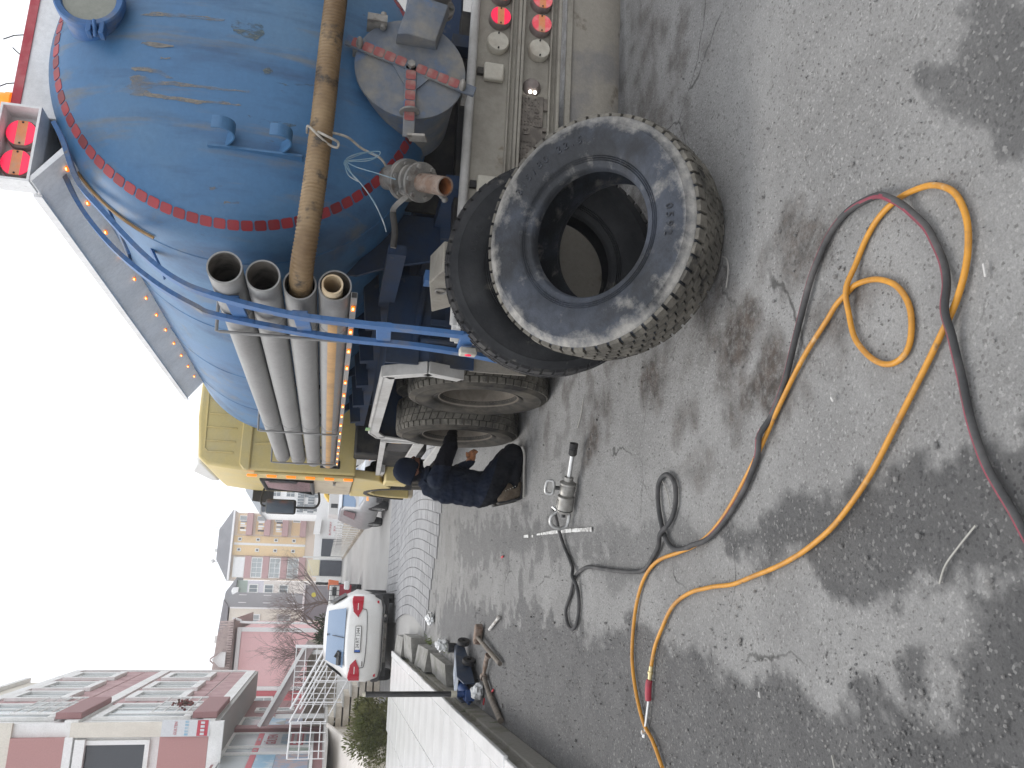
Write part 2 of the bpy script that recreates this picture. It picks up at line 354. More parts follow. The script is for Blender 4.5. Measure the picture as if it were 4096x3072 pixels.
    MATS['worn_asphalt'] = m
    return m
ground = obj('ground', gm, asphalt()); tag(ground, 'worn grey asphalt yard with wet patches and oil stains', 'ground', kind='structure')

# loose grit and small stones: nobody could count them
mat('grit', (0.27, 0.26, 0.245), 0.9, col2=(0.10, 0.10, 0.10), scale=3.0, lo=0.3, hi=0.7, grain=0.2)
def stones():
    mb = MB(); rnd = random.Random(3)
    ico = bmesh.new(); bmesh.ops.create_icosphere(ico, subdivisions=1, radius=1.0)
    bv = [v.co.copy() for v in ico.verts]; bf = [tuple(v.index for v in f.verts) for f in ico.faces]; ico.free()
    def one(x, y, s):
        q = Euler((rnd.random() * 6, rnd.random() * 6, rnd.random() * 6)).to_matrix(); sx, sy, sz = s * rnd.uniform(.7, 1.3), s * rnd.uniform(.7, 1.3), s * rnd.uniform(.5, .9)
        mb.add([Vector((x, y, s * 0.35)) + q @ Vector((p.x * sx * rnd.uniform(.75, 1.15), p.y * sy * rnd.uniform(.75, 1.15), p.z * sz)) for p in bv], bf)
    n = 0
    while n < 5200:
        y = 1.25 + 7.5 * rnd.random() ** 1.7; x = rnd.uniform(-1.05, 2.6)
        dens = fbm(x, y, 1.1, 3, 11.0)
        lowleft = 0.35 if (x < -0.15 and y > 1.6) else 0.0
        if rnd.random() > 0.28 + dens * 0.9 + lowleft: continue
        one(x, y, rnd.uniform(0.0012, 0.0042) * (2.2 if rnd.random() < 0.04 else 1.0) * (1.35 if lowleft else 1)); n += 1
    for x, y, s in ((0.40, 1.85, .011), (0.33, 2.02, .010), (0.17, 1.95, .012), (0.05, 1.72, .012), (0.12, 2.18, .009), (0.16, 2.30, .010), (-0.42, 1.75, .011), (-0.46, 1.83, .010), (-0.50, 1.80, .012), (0.62, 1.62, .006)):
        one(x, y, s)
    return mb
tag(part('gravel', stones(), 'grit', None, smooth=False), 'loose grit and small stones strewn over the asphalt', 'gravel', kind='stuff')
# ================================================================ TANKER TRUCK
DUST = (0.30, 0.275, 0.235)
mat('tank_blue', (0.054, 0.152, 0.300), 0.45, col2=(0.10, 0.19, 0.30), scale=1.5, lo=0.45, hi=0.75, stretch=(1.2, 1.2, 0.6), rough2=0.6,
    col3=(0.035, 0.080, 0.165), scale3=2.2, lo3=0.50, hi3=0.72, stretch3=(3.0, 1.0, 0.45), grain=0.09,
    more=[((0.15, 0.155, 0.15), 3.4, 0.56, 0.76, (3.4, 1, .40)), ((0.05, 0.065, 0.085), 9.0, 0.68, 0.76, (2.2, 1, .8)), ((0.22, 0.20, 0.165), 16.0, 0.725, 0.78, (1.6, 1, .7))])
mat('frame_blue', (0.042, 0.125, 0.30), 0.55, col2=(0.16, 0.16, 0.165), scale=5, lo=0.50, hi=0.72, col3=(0.25, 0.20, 0.15), scale3=14, lo3=0.66, hi3=0.74)
mat('lid_blue', (0.118, 0.138, 0.172), 0.82, col2=(0.205, 0.195, 0.175), scale=7, lo=0.42, hi=0.66, col3=(0.085, 0.14, 0.245), scale3=5, lo3=0.58, hi3=0.66)
mat('blue_dusty_shaded', (0.020, 0.042, 0.092), spec=0.3, rough=0.65, col2=(0.045, 0.047, 0.052), scale=3.2, lo=0.42, hi=0.72, col3=(.15, .14, .12), scale3=8, lo3=0.64, hi3=0.8)  # blue base darkened to paint in the shade below the tank; dust patches on top
mat('red_tape', (0.34, 0.036, 0.045), 0.4, col2=(0.25, 0.035, 0.042), scale=12, lo=0.4, hi=0.7)
rt_ = MATS['red_tape']; _N = rt_.node_tree.nodes; _L = rt_.node_tree.links; _b = _N['Principled BSDF']; _s = _b.inputs['Base Color'].links[0].from_socket
_oi = _N.new('ShaderNodeObjectInfo'); _mr = _N.new('ShaderNodeMapRange'); _mr.inputs['To Min'].default_value = .55; _mr.inputs['To Max'].default_value = 1.15; _L.new(_oi.outputs['Random'], _mr.inputs['Value'])
_vm = _N.new('ShaderNodeVectorMath'); _vm.operation = 'SCALE'; _L.new(_s, _vm.inputs[0]); _L.new(_mr.outputs[0], _vm.inputs['Scale']); _L.new(_vm.outputs[0], _b.inputs['Base Color'])
mat('red_tape_dusty', (0.27, 0.075, 0.072), 0.75, col2=(0.28, 0.20, 0.17), scale=14, lo=0.45, hi=0.75)
mat('pipe_grey', (0.27, 0.268, 0.262), 0.55, col2=(0.21, 0.205, 0.20), scale=2.5, lo=0.4, hi=0.7, stretch=(1, .3, 1))
mat('pipe_inside', (0.22, 0.20, 0.175), 0.8, col2=(0.10, 0.09, 0.08), scale=9)
mat('cardboard_cream', (0.62, 0.50, 0.34), .8, col2=(.5, .38, .24), scale=8)
mat('tape_tan', (0.46, 0.27, 0.11), 0.6, col2=(0.36, 0.22, 0.10), scale=5)
mat('bumper_beige', (0.31, 0.288, 0.245), 0.8, col2=(0.215, 0.195, 0.165), scale=4.5, lo=0.45, hi=0.75, col3=(0.20, 0.165, 0.125), scale3=11, lo3=0.66, hi3=0.75, bump=0.25, bscale=90)
mat('plate_beige', (0.30, 0.275, 0.235), 0.85, col2=(0.17, 0.145, 0.115), scale=4.0, lo=0.60, hi=0.66, col3=(0.22, 0.21, 0.20), scale3=2.2, lo3=0.5, hi3=0.6, bump=0.3, bscale=70)
mat('dark_steel', (0.028, 0.028, 0.030), spec=0.25, rough=0.7, col2=(0.060, 0.055, 0.048), scale=6)  # steel base darkened so underside parts carry painted shade
mat('grey_steel', (0.20, 0.195, 0.185), 0.65, metal=0.2, col2=(0.30, 0.28, 0.25), scale=9, col3=(0.12, 0.10, 0.085), scale3=13)
mat('white_steel', (0.50, 0.49, 0.47), 0.6, col2=(0.36, 0.345, 0.32), scale=4, lo=0.45, hi=0.75, col3=(0.22, 0.17, 0.12), scale3=17, lo3=0.68, hi3=0.74)
mat('deck_white', (0.80, 0.80, 0.80), 0.55, col2=(0.64, 0.63, 0.62), scale=3.0, lo=0.45, hi=0.8, col3=(0.30, 0.28, 0.26), scale3=12, lo3=0.69, hi3=0.76)
mat('deck_under', (0.84, 0.84, 0.84), 0.6, col2=(0.76, 0.76, 0.76), scale=3)
mat('red_paint', (0.42, 0.04, 0.06), 0.5, col2=(0.48, 0.12, 0.13), scale=6)
mat('rust', (0.19, 0.125, 0.09), 0.8, col2=(0.27, 0.225, 0.19), scale=16, lo=0.4, hi=0.65, col3=(0.09, 0.05, 0.035), scale3=26, bump=0.4)
mat('rust_inside', (0.33, 0.12, 0.04), 0.75, col2=(0.12, 0.05, 0.03), scale=18)
mat('lamp_red', (0.62, 0.02, 0.05), 0.25, emit=(1.0, 0.02, 0.10), estr=0.55)
mat('lamp_red_dull', (0.45, 0.10, 0.10), 0.5, col2=(0.42, 0.33, 0.28), scale=12, emit=(1.0, 0.03, 0.10), estr=0.30)
mat('lamp_amber_band', (0.58, 0.24, 0.10), 0.4, col2=(0.46, 0.30, 0.20), scale=14, emit=(1, .25, .08), estr=.12)
mat('lamp_clear', (0.50, 0.47, 0.40), 0.5, col2=(0.38, 0.33, 0.27), scale=9, lo=.5, hi=.75)
mat('lamp_body', (0.20, 0.17, 0.155), 0.7, col2=(0.26, 0.20, 0.19), scale=8)
mat('amber_lit', (0.8, 0.25, 0.02), 0.3, emit=(1.0, 0.20, 0.01), estr=.75)
mat('amber_core', (1, 0.8, 0.4), 0.3, emit=(1.0, 0.62, 0.20), estr=3.0)
mat('amber_dark', (0.20, 0.06, 0.02), 0.4)
mat('white_lit', (1, 1, 0.95), 0.3, emit=(1.0, 1.0, 0.9), estr=5.0)
mat('glass_grey', (0.24, 0.25, 0.215), 0.25, col2=(0.28, 0.29, 0.25), scale=5)
mat('black_plastic', (0.022, 0.022, 0.024), 0.5, col2=(0.05, 0.048, 0.045), scale=8)
mat('plate_relief', (0.12, 0.105, 0.09), 0.8, col2=(0.24, 0.21, 0.18), scale=11, lo=.42, hi=.65)
mat('cab_yellow', (0.58, 0.46, 0.19), 0.5, col2=(0.53, 0.44, 0.23), scale=3.0, lo=0.45, hi=0.7, grain=0.05)
mat('cab_beige', (0.50, 0.43, 0.32), 0.6, col2=(0.38, 0.32, 0.24), scale=6, lo=.5, hi=.7)
mat('cab_white', (0.72, 0.72, 0.70), 0.5)
mat('dark_glass', (0.02, 0.025, 0.03), 0.08, spec=0.6, grain=0)

TX, TZ = 2.63, 2.14
truck = thing('vacuum_tanker_truck', 'dirty blue vacuum tanker truck with yellow cab and grey side pipes', 'truck', (TX, 7.0, 0))
# --- tank
prof = [(0.001, 3.700), (0.2, 3.704), (0.4, 3.727), (0.58, 3.768), (0.72, 3.824), (0.82, 3.882), (0.89, 3.942), (0.94, 4.005), (0.972, 4.075), (0.988, 4.15), (0.992, 4.24),
        (0.992, 4.9), (0.992, 5.9), (0.992, 6.9), (0.992, 7.9), (0.992, 8.9), (0.992, 9.25), (0.95, 9.42), (0.8, 9.55), (0.4, 9.64), (0.001, 9.66)]
tank = part('tank', MB().lathe(prof, (TX, 0, TZ), (0, 1, 0), 120), 'tank_blue', truck, angle=60)
def yd(r):
    for (r0, y0), (r1, y1) in zip(prof, prof[1:]):
        if r0 <= r <= r1: return y0 + (y1 - y0) * (r - r0) / (r1 - r0)
for yy in (4.26, 5.55, 6.85, 8.15): part('weld_seam', MB().lathe([(0.990, -.012), (0.9965, -.004), (0.9965, .004), (0.990, .012)], (TX, yy, TZ), (0, 1, 0), 120), 'tank_blue', tank)
# weld bead where dish meets shell
part('trim_strip', MB().tube([(TX + 1.0 * math.cos(a), 4.20, TZ + 1.0 * math.sin(a)) for a in [R(112 + 3 * i) for i in range(16)]], 0.008, 6), 'tape_tan', tank)
# red reflective squares round the dish
def rsq(w, h, t, rc=0.18):
    p = []
    for cx_, cy_, a0 in ((w / 2 - rc * w, h / 2 - rc * h, 0), (-w / 2 + rc * w, h / 2 - rc * h, 90), (-w / 2 + rc * w, -h / 2 + rc * h, 180), (w / 2 - rc * w, -h / 2 + rc * h, 270)):
        for k in range(3): a = R(a0 + 45 * k); p.append((cx_ + rc * w * math.cos(a), cy_ + rc * h * math.sin(a)))
    return MB().prism(p, lambda u, v, d: (u, d, v), 0, t)
sqm = None; RR = 0.908; nsq = 88
slope = math.atan2(yd(.94) - yd(.875), .065)
for k in range(nsq):
    a = 2 * math.pi * (k + 0.3) / nsq
    deg = math.degrees(a) % 360
    if 292 < deg or 215 < deg < 221: pass
    if 265 < deg < 292: continue
    M = Matrix.Translation((TX, 0, TZ)) @ Matrix.Rotation(-a, 4, 'Y') @ Matrix.Translation((RR, yd(RR) - 0.0045, 0)) @ Matrix.Rotation(slope, 4, 'Z')
    if sqm is None:
        sq0 = part('reflector', rsq(0.055, 0.056, 0.004), 'red_tape', tank); sqm = sq0.data; sq0.matrix_basis = M
    else: inst(sq0, tank, M)
# --- scrapes down to the primer on the dish
SCRAPES = {
    'a': [(2.337, 2.637), (2.348, 2.594), (2.333, 2.534), (2.323, 2.504), (2.317, 2.357), (2.316, 2.212), (2.32, 2.08), (2.311, 2.076), (2.304, 2.211), (2.301, 2.356), (2.303, 2.502), (2.286, 2.529), (2.272, 2.572), (2.257, 2.497), (2.249, 2.387), (2.244, 2.278), (2.25, 2.169), (2.241, 2.114), (2.235, 2.204), (2.225, 2.313), (2.236, 2.459), (2.243, 2.532), (2.248, 2.629), (2.268, 2.608), (2.292, 2.648), (2.305, 2.623)],
    'b': [(2.513, 2.605), (2.523, 2.569), (2.507, 2.45), (2.5, 2.445), (2.49, 2.521), (2.5, 2.581)],
    'c': [(2.385, 2.631), (2.387, 2.562), (2.378, 2.502), (2.338, 2.432), (2.34, 2.469), (2.363, 2.537), (2.367, 2.581), (2.369, 2.626)],
    'd': [(2.665, 2.632), (2.683, 2.574), (2.686, 2.434), (2.682, 2.322), (2.686, 2.227), (2.671, 2.232), (2.665, 2.32), (2.664, 2.468), (2.662, 2.557)],
    'e': [(2.666, 2.21), (2.708, 2.132), (2.687, 2.055), (2.635, 2.042), (2.593, 2.076), (2.603, 2.136), (2.626, 2.183)],
    'f': [(2.435, 2.032), (2.462, 2.004), (2.437, 1.983), (2.407, 2.007)],
    'g': [(2.387, 1.983), (2.396, 1.901), (2.419, 1.782), (2.407, 1.781), (2.381, 1.9)],
    'h': [(2.201, 2.085), (2.195, 2.026), (2.196, 1.937), (2.198, 1.848), (2.185, 1.854), (2.174, 1.95), (2.175, 2.054)],
    'i': [(1.857, 2.238), (1.862, 2.201), (1.855, 2.197), (1.848, 2.23)],
    'j': [(2.44, 2.501), (2.441, 2.453), (2.434, 2.456), (2.43, 2.5)],
    'k': [(1.808, 2.163), (1.811, 2.089), (1.805, 2.093), (1.799, 2.159)],
}
mat('scrape_tan', (0.27, 0.235, 0.185), .8, col2=(0.17, 0.18, 0.19), scale=9, lo=.5, hi=.7, alpha=(11, .36, .64, (1.5, 1, .6)))
mat('scrape_dull', (0.15, 0.165, 0.15), .8, col2=(0.09, 0.13, 0.15), scale=12, lo=.4, hi=.6, alpha=(14, .46, .62, (1.5, 1, .6)))
rs_ = random.Random(12)
for key_, poly in SCRAPES.items():
    q = []
    for (a0, b0), (a1, b1) in zip(poly, poly[1:] + poly[:1]):
        for j in range(4): t_ = j / 4; q.append((a0 + (a1 - a0) * t_ + rs_.gauss(0, .0022), b0 + (b1 - b0) * t_ + rs_.gauss(0, .003)))
    me = bpy.data.meshes.new('paint_scrape'); me.from_pydata([(a, yd(min(.99, math.hypot(a - TX, b - TZ))) - .003, b) for a, b in q], [], [tuple(range(len(q)))]); me.update()
    bm = bmesh.new(); bm.from_mesh(me); bmesh.ops.triangulate(bm, faces=bm.faces); bm.to_mesh(me); bm.free()
    obj('paint_scrape', me, 'scrape_dull' if key_ in 'efgh' else 'scrape_tan', tank)
# --- sight glass on the dish
gc = Vector((2.675, 3.675, 2.842))
sg = part('sight_glass', MB().lathe([(0.118, .25), (0.118, .02), (0.125, .004), (0.15, .0), (0.156, .008), (0.156, .05), (0.14, .06), (0.14, .25)], gc, (0, 1, 0), 48), 'frame_blue', truck)
part('pane', MB().lathe([(0.001, .022), (0.12, .022), (0.12, .03), (0.001, .03)], gc, (0, 1, 0), 48), 'glass_grey', sg)
mb = MB()
for s in (-1, 1): mb.obox((gc.x - 0.155 + 0.0, gc.y + 0.03, gc.z - 0.05 + s * 0.028), (0.03, 0.03, 0.011))
mb.cyl((gc.x - 0.165, gc.y + .03, gc.z - 0.085), (gc.x - 0.165, gc.y + .03, gc.z - 0.015), 0.008, n=10)
mb.cyl((gc.x - 0.19, gc.y + .03, gc.z - 0.05), (gc.x - 0.14, gc.y - 0.03, gc.z - 0.052), 0.009, n=10)
part('clasp', mb, 'frame_blue', sg, bevel=0.003)
# --- hose hooks
mb = MB().obox((2.035, 3.79, 2.03), (0.006, 0.035, 0.22))
for zz in (2.165, 1.905):
    q = spline([(2.07, 3.80, zz + .03), (2.07, 3.735, zz - .02), (2.07, 3.675, zz - .045), (2.07, 3.625, zz - .035), (2.07, 3.60, zz + .005), (2.07, 3.605, zz + .05)], 5)
    for a, b in zip(q, q[1:]): d_ = (b - a).normalized(); mb.bar(a, b + (b - a) * .1, 0.062, 0.007, up=Vector((1, 0, 0)).cross(d_))
part('hose_hook', mb, 'tank_blue', truck)
# --- manhole with hinged lid
mh = part('manhole', MB().lathe([(0.250, 0), (0.262, 0.004), (0.262, .03), (0.254, .034), (0.254, .45)], (2.575, 3.735, 1.315), (0, 1, 0), 64), 'lid_blue', truck)
lid = part('lid', MB().lathe([(0.001, -.012), (0.10, -.012), (0.265, -.005), (0.282, 0), (0.282, .016), (0.001, .016)], (2.575, 3.712, 1.315), (0, 1, 0), 64), 'lid_blue', truck)
lc = Vector((2.575, 3.69, 1.315))
def ldir(deg): return Vector((math.cos(R(deg)), 0, math.sin(R(deg))))
mb = MB()
for dg, ln in ((74, .345), (254, .345), (181, .40)): mb.bar(lc, lc + ldir(dg) * ln, 0.058, 0.016, up=(0, 1, 0))
part('clamp_bar', mb, 'lid_blue', lid, bevel=0.003)
mb = MB()
for a, b in ((74, 181), (254, 181)):
    A = ldir(a) * .12; B = ldir(b) * .16
    mb.prism([(0, 0), (A.x, A.z), (B.x, B.z)], lambda u, v, d: (lc.x + u, d, lc.z + v), 3.688, 3.700)
part('gusset', mb, 'lid_blue', lid)
for dg, n, dusty in ((74, 5, 1), (254, 4, 1), (181, 5, 0)):
    d = ldir(dg); q = d.to_track_quat('Z', 'Y')
    for k in range(n):
        o = part('reflector', rsq(0.050, 0.052, 0.003), 'red_tape_dusty' if dusty else 'red_tape_dusty', lid)
        o.matrix_basis = Matrix.Translation(lc + d * (0.055 + 0.058 * k) + Vector((0, -0.0115, 0))) @ Matrix.Rotation(-R(dg) + R(90), 4, 'Y')
for dg in (74, 254):
    p = lc + ldir(dg) * 0.275
    part('lug', MB().sphere(p + Vector((0, -.012, 0)), (.030, .045, .018), 10, 8), 'grey_steel', lid)
    part('lug_plate', MB().obox(p + Vector((0, .06, 0)) + ldir(dg) * .02, (0.03, .05, .012)), 'grey_steel', lid)
mb = MB(); p = lc + ldir(181) * 0.25
mb.lathe([(0.001, -.006), (0.05, -.006), (0.05, .006), (0.001, .006)], p + Vector((-.01, .0, 0)), (1, 0, 0.1), 16)
part('bar_foot', MB().bar(lc + ldir(181) * 0.40, lc + ldir(181) * 0.40 + Vector((-0.01, -0.03, -0.085)), 0.06, 0.012, up=(1, 0, 0)), 'grey_steel', lid)
part('latch', mb, 'grey_steel', lid, bevel=0.002)
part('bolt', MB().cyl(lc, lc + Vector((0, -.03, 0)), 0.020, n=6), 'grey_steel', lid)
hb = [(0, 0), (0.0, .085), (.05, .10), (.20, .07), (.215, 0)]
part('hinge_cover', MB().prism(hb, lambda u, v, d: (d, 3.705 - v, 1.40 - u * 0.98 - (d - 2.7) * 0.25), 2.70, 2.93), 'lid_blue', lid, bevel=0.004)
mb = MB().obox((2.80, 3.70, 1.50), (0.02, .05, .05)).cyl((2.76, 3.68, 1.47), (2.85, 3.68, 1.47), 0.015, n=10)
part('hinge', mb, 'grey_steel', mh)
# --- drain valves
def valve(c, d, m_end, flip=False):
    c = Vector(c); d = Vector(d).normalized()
    v = part('valve', MB().cyl(c - d * .20, c - d * .0, 0.066, n=24), 'grey_steel', truck)
    mb = MB().cyl(c, c + d * .016, .107, n=36).cyl(c + d * .020, c + d * .036, .107, n=36).cyl(c + d * .036, c + d * .10, .062, n=24).cyl(c + d * .10, c + d * .135, .078, n=24).cyl(c + d * .135, c + d * .152, .10, n=36)
    part('flange', mb, 'grey_steel', v, bevel=0.002)
    q = d.to_track_quat('Z', 'Y').to_matrix(); mb = MB()
    for k in range(6):
        a = R(60 * k + 20); e = q @ Vector((math.cos(a), math.sin(a), 0))
        part('bolt', MB().cyl(c + e * .087 + d * .03, c + e * .087 + d * .05, 0.013, n=6), 'grey_steel', v); part('bolt', MB().cyl(c + e * .082 + d * .148, c + e * .082 + d * .168, 0.013, n=6), 'grey_steel', v)
    return v, c, d
v, c, d = valve((2.035, 3.87, 1.300), (-0.42, -0.76, -0.50), 'rust')
part('outlet_pipe', MB().lathe([(0.040, .10), (0.040, .305), (0.047, .305), (0.047, .10)], c + d * .05, d, 28), 'rust', v)
part('outlet_lining', MB().lathe([(0.0395, .10), (0.0395, .30)], c + d * .05, d, 28), 'rust_inside', v)
part('drain_stub', MB().cyl(c + d * .20 + Vector((-.02, 0, -.03)), c + d * .20 + Vector((-.075, -.01, -.085)), .012, n=10).sphere(c + d * .20 + Vector((-.08, -.01, -.09)), .017, 10, 6), 'grey_steel', v)
hp = spline([c + d * .06 + Vector((-.06, -.03, .03)), c + d * .06 + Vector((-.085, -.045, .05)), c + d * .06 + Vector((-.115, -.06, .025)), c + d * .06 + Vector((-.175, -.055, .075)), c + d * .06 + Vector((-.21, -.05, .085)), c + d * .06 + Vector((-.30, -.04, .07)), c + d * .06 + Vector((-.385, -.03, .072))], 6)
mb = MB()
for a, b in zip(hp, hp[1:]): mb.bar(a, b + (b - a) * .15, 0.026, 0.010, up=(0, 1, 0.3))
part('lever', mb, 'grey_steel', v)
part('lever_grip', MB().tube(hp[24:], 0.016, 10), 'dark_steel', v)
part('clamp_ring', MB().lathe([(0.07, -.012), (0.088, -.012), (0.088, .012), (0.07, .012)], c + d * .085, d + Vector((0.15, 0, .1)), 24), 'grey_steel', v)
v2, c2, d2 = valve((3.06, 3.85, 1.20), (0.25, -0.80, -0.10), 'dark_steel')
part('outlet_elbow', MB().tube(spline([c2 + d2 * .15, c2 + d2 * .25, c2 + d2 * .32 + Vector((.1, 0, .02)), c2 + d2 * .34 + Vector((.3, 0, .05)), c2 + d2 * .34 + Vector((.6, 0.05, .08))], 6), .072, 24), 'dark_steel', v2)
# --- rear bumper beam
def bz(x): return -0.024 * (x - TX)
def slab(x0, x1, y0, y1, z0, z1, mb=None):
    mb = mb or MB()
    vs = [(x, y, z + bz(x)) for z in (z0, z1) for x, y in ((x0, y0), (x1, y0), (x1, y1), (x0, y1))]
    return mb.add(vs, [(0, 3, 2, 1), (4, 5, 6, 7), (0, 1, 5, 4), (1, 2, 6, 5), (2, 3, 7, 6), (3, 0, 4, 7)])
XL, XR = 1.34, 3.90
bump = part('bumper', slab(XL, XR, 4.065, 4.085, 0.455, 0.93), 'bumper_beige', truck)
part('top_rail', MB().tube([(XL, 4.045, .958 + bz(XL)), (XR, 4.045, .958 + bz(XR))], 0.026, 12), 'white_steel', bump)
part('ledge', slab(XL, XR, 4.005, 4.065, 0.687, 0.704), 'bumper_beige', bump, bevel=.004)
part('ledge', slab(XL, XR, 4.035, 4.066, 0.733, 0.745), 'bumper_beige', bump, bevel=.004)
part('ledge', slab(XL, XR, 4.005, 4.065, 0.448, 0.466), 'bumper_beige', bump, bevel=.004)
part('ledge', slab(XL, XR, 4.03, 4.066, 0.495, 0.507), 'bumper_beige', bump, bevel=.004)
part('seam', slab(XL, XR, 4.001, 4.06, 0.668, 0.684), 'bumper_beige', bump, bevel=.003)
# end frame of the beam (open channel seen from the side)
mb = MB().bar((XL, 4.02, .98), (XL, 4.30, .95), .03, .05).bar((XL, 4.02, .98), (XL, 4.02, .52), .03, .05).bar((XL, 4.30, .95), (XL, 4.30, .50), .03, .04)
part('end_frame', mb, 'white_steel', bump, bevel=.004)
def lamp(x, z, kind, parent=bump, r=.065, y=4.065, zz=None):
    z = z + (bz(x) if zz is None else 0)
    body = part('rear_lamp', MB().lathe([(0.001, -.045), (r * .9, -.045), (r, -.034), (r, 0)], (x, y, z), (0, 1, 0), 32), {'red': 'lamp_body', 'dull': 'lamp_body', 'clear': 'lamp_clear'}[kind], parent)
    rr = r * .9; w = r * .30
    if kind != 'clear':
        for s in (-1, 1):
            pl = []
            for k in range(11):
                t = -1 + 2 * k / 10; a = math.acos(w / rr); ang = a * t; pl.append((s * rr * math.cos(ang), rr * math.sin(ang)))
            part('lens', MB().prism(pl, lambda u, v, dd: (x + v, dd, z + u), y - .051, y - .043), 'lamp_red' if kind == 'red' else 'lamp_red_dull', body)
        h = math.sqrt(rr * rr - w * w)
        part('lens_band', MB().obox((x, y - .0465, z), (h, .004, w)), 'lamp_amber_band', body)
    for s in (-1, 1): part('screw', MB().cyl((x + s * r * .74, y - .046, z), (x + s * r * .74, y - .054, z), .005, n=8), 'dark_steel', body)
for x in (3.225, 3.39, 3.56): lamp(x, .812, 'red' if x < 3.3 else 'dull')
lamp(3.06, .817, 'clear')
for x in (3.22, 3.385, 3.55): lamp(x, .568, 'dull')
lamp(3.055, .572, 'clear')
for x in (2.865, 2.155):
    sqb = part('square_lamp', slab(x - .055, x + .055, 4.028, 4.066, .772, .888), 'lamp_clear', bump, bevel=.012, seg=3)
    part('bracket', slab(x - .02, x + .02, 4.04, 4.064, .89, .925), 'dark_steel', sqb)
pl = part('plate_lamp', MB().lathe([(0.001, -.05), (.03, -.045), (.05, -.02), (.055, 0)], (2.815, 4.065, .598), (0, 1, 0), 24), 'lamp_body', bump)
mb = MB()
for s in (-1, 1): mb.cyl((2.772, 4.035, .598 + s * .014), (2.764, 4.030, .598 + s * .014), .009, n=10)
part('bulb', mb, 'white_lit', pl)
# embossed number-plate holder (no plate in it)
ph = part('plate_holder', slab(2.20, 2.755, 4.044, 4.065, .530, .688), 'plate_relief', bump, bevel=.003)
mb = MB(); rnd = random.Random(5)
x = 2.74
while x > 2.22:
    if (2.48 < x < 2.56): x -= .022; continue
    for j, z in enumerate(np.arange(.655, .545, -.0185)):
        if rnd.random() < .82: slab(x - .013, x, 4.038, 4.045, z - .0035, z + .0035, mb)
    x -= .021
tag(part('relief', mb, 'plate_relief', ph), kind='stuff')
mb = MB()
for xx in (2.585, 2.40): 
    for dx, dz, hx, hz_ in ((0, .022, .03, .003), (0, -.022, .03, .003), (.028, 0, .003, .022), (-.028, 0, .003, .022)): mb.obox((xx + dx, 4.042, .563 + dz + bz(xx)), (hx, .005, hz_))
mb.lathe([(.010, -.004), (.017, -.004), (.017, .004), (.010, .004)], (2.66, 4.042, .57), (0, 1, 0), 16)
for xx in (2.545, 2.50, 2.455): mb.obox((xx, 4.05, .517 + bz(xx)), (.011, .008, .016))
slab(2.67, 2.745, 4.045, 4.062, .495, .529, mb)
tag(part('mould_mark', mb, 'plate_relief', ph), kind='stuff')
text('lettering', 'E5', .05, MATS['plate_relief'], ph, frame((2.52, 4.041, .625), (1, 0, 0), (0, 0, 1)), .003)
# lower under-run plate and chain link
mb = MB(); px0 = [(4.055, .405), (4.075, .40), (4.085, .22), (4.10, .12), (4.13, .065), (4.12, .055), (4.085, .10), (4.06, .21)]
mb.prism(px0, lambda u, v, d_: (d_, u, v + bz(d_) * 1.2), 1.55, 3.88); part('underrun_plate', mb, 'plate_beige', truck, bevel=.003)
part('weld_strip', slab(2.02, 3.88, 4.035, 4.062, .375, .408), 'bumper_beige', truck, bevel=.003)
part('chain_link', MB().tube([(2.17 + .018 * math.cos(a), 4.03, .42 + .026 * math.sin(a)) for a in np.linspace(0, 2 * math.pi, 14)[:-1]], .006, 6, closed=True), 'grey_steel', truck)
# --- grey tool/lamp box at the left of the beam
bxp = [(3.98, 1.13), (4.50, 1.06), (4.50, .95), (4.30, .93), (3.95, 1.04)]
tb = part('lamp_box', MB().prism([(3.86, 1.085), (4.06, 1.13), (4.52, 1.06), (4.40, .965), (3.88, .985)], lambda u, v, d_: (d_, u, v), 1.56, 1.72), 'bumper_beige', truck, bevel=.006)
part('ring', MB().tube([(1.555, 4.15 + .035 * math.cos(a), 1.055 + .03 * math.sin(a)) for a in np.linspace(0, 2 * math.pi, 14)[:-1]], .007, 6, closed=True), 'grey_steel', tb)
part('blue_clip', MB().obox((1.66, 4.25, 1.12), (.03, .05, .018)), 'frame_blue', tb)
# --- hoop: two bent bars with spacers
hA = [(2.10, 2.96), (2.005, 2.905), (1.817, 2.818), (1.679, 2.688), (1.498, 2.50), (1.382, 2.336), (1.322, 2.165), (1.262, 1.82), (1.245, 1.5), (1.24, 1.2), (1.24, .97)]
hB = [(2.02, 3.0), (1.863, 2.911), (1.725, 2.806), (1.58, 2.657), (1.44, 2.46), (1.35, 2.28), (1.315, 2.178), (1.268, 1.788), (1.25, 1.5), (1.245, 1.2), (1.245, .87), (1.26, .53)]
for hh, y0 in ((hA, 3.88), (hB, 4.17)):
    q = spline([(a, y0 + (0.0 if b > 1.0 else (1.0 - b) * .55), b) for a, b in hh], 6); mb = MB()
    for a, b in zip(q, q[1:]): mb.bar(a, b + (b - a) * .04, 0.022, 0.062, up=(0, 1, 0))
    part('hoop_bar', mb, 'frame_blue', truck)
for x, z, zl in ((1.30, 2.08, .04), (1.255, 1.76, .04), (1.235, 1.36, .04), (1.24, .93, .04)):
    part('spacer', MB().bar((x + .018, 3.86 + (.05 if z < 1 else 0), z), (x + .018, 4.20 + (.1 if z < 1 else 0), z - .02), .016, .075), 'frame_blue', truck, bevel=.003)
for y0, s in ((4.17, .0), (4.40, .12)):
    part('stay', MB().bar((1.58, y0, 2.62 - s), (1.86, y0 + .12, 2.78 - s), .05, .012), 'frame_blue', truck)
part('marker_lamp', MB().obox((1.215, 4.10, .905), (.020, .03, .045)), 'lamp_clear', truck, bevel=.006).parent
part('marker_bulb', MB().sphere((1.194, 4.09, .905), (.006, .014, .018), 10, 6), 'lamp_red', truck)
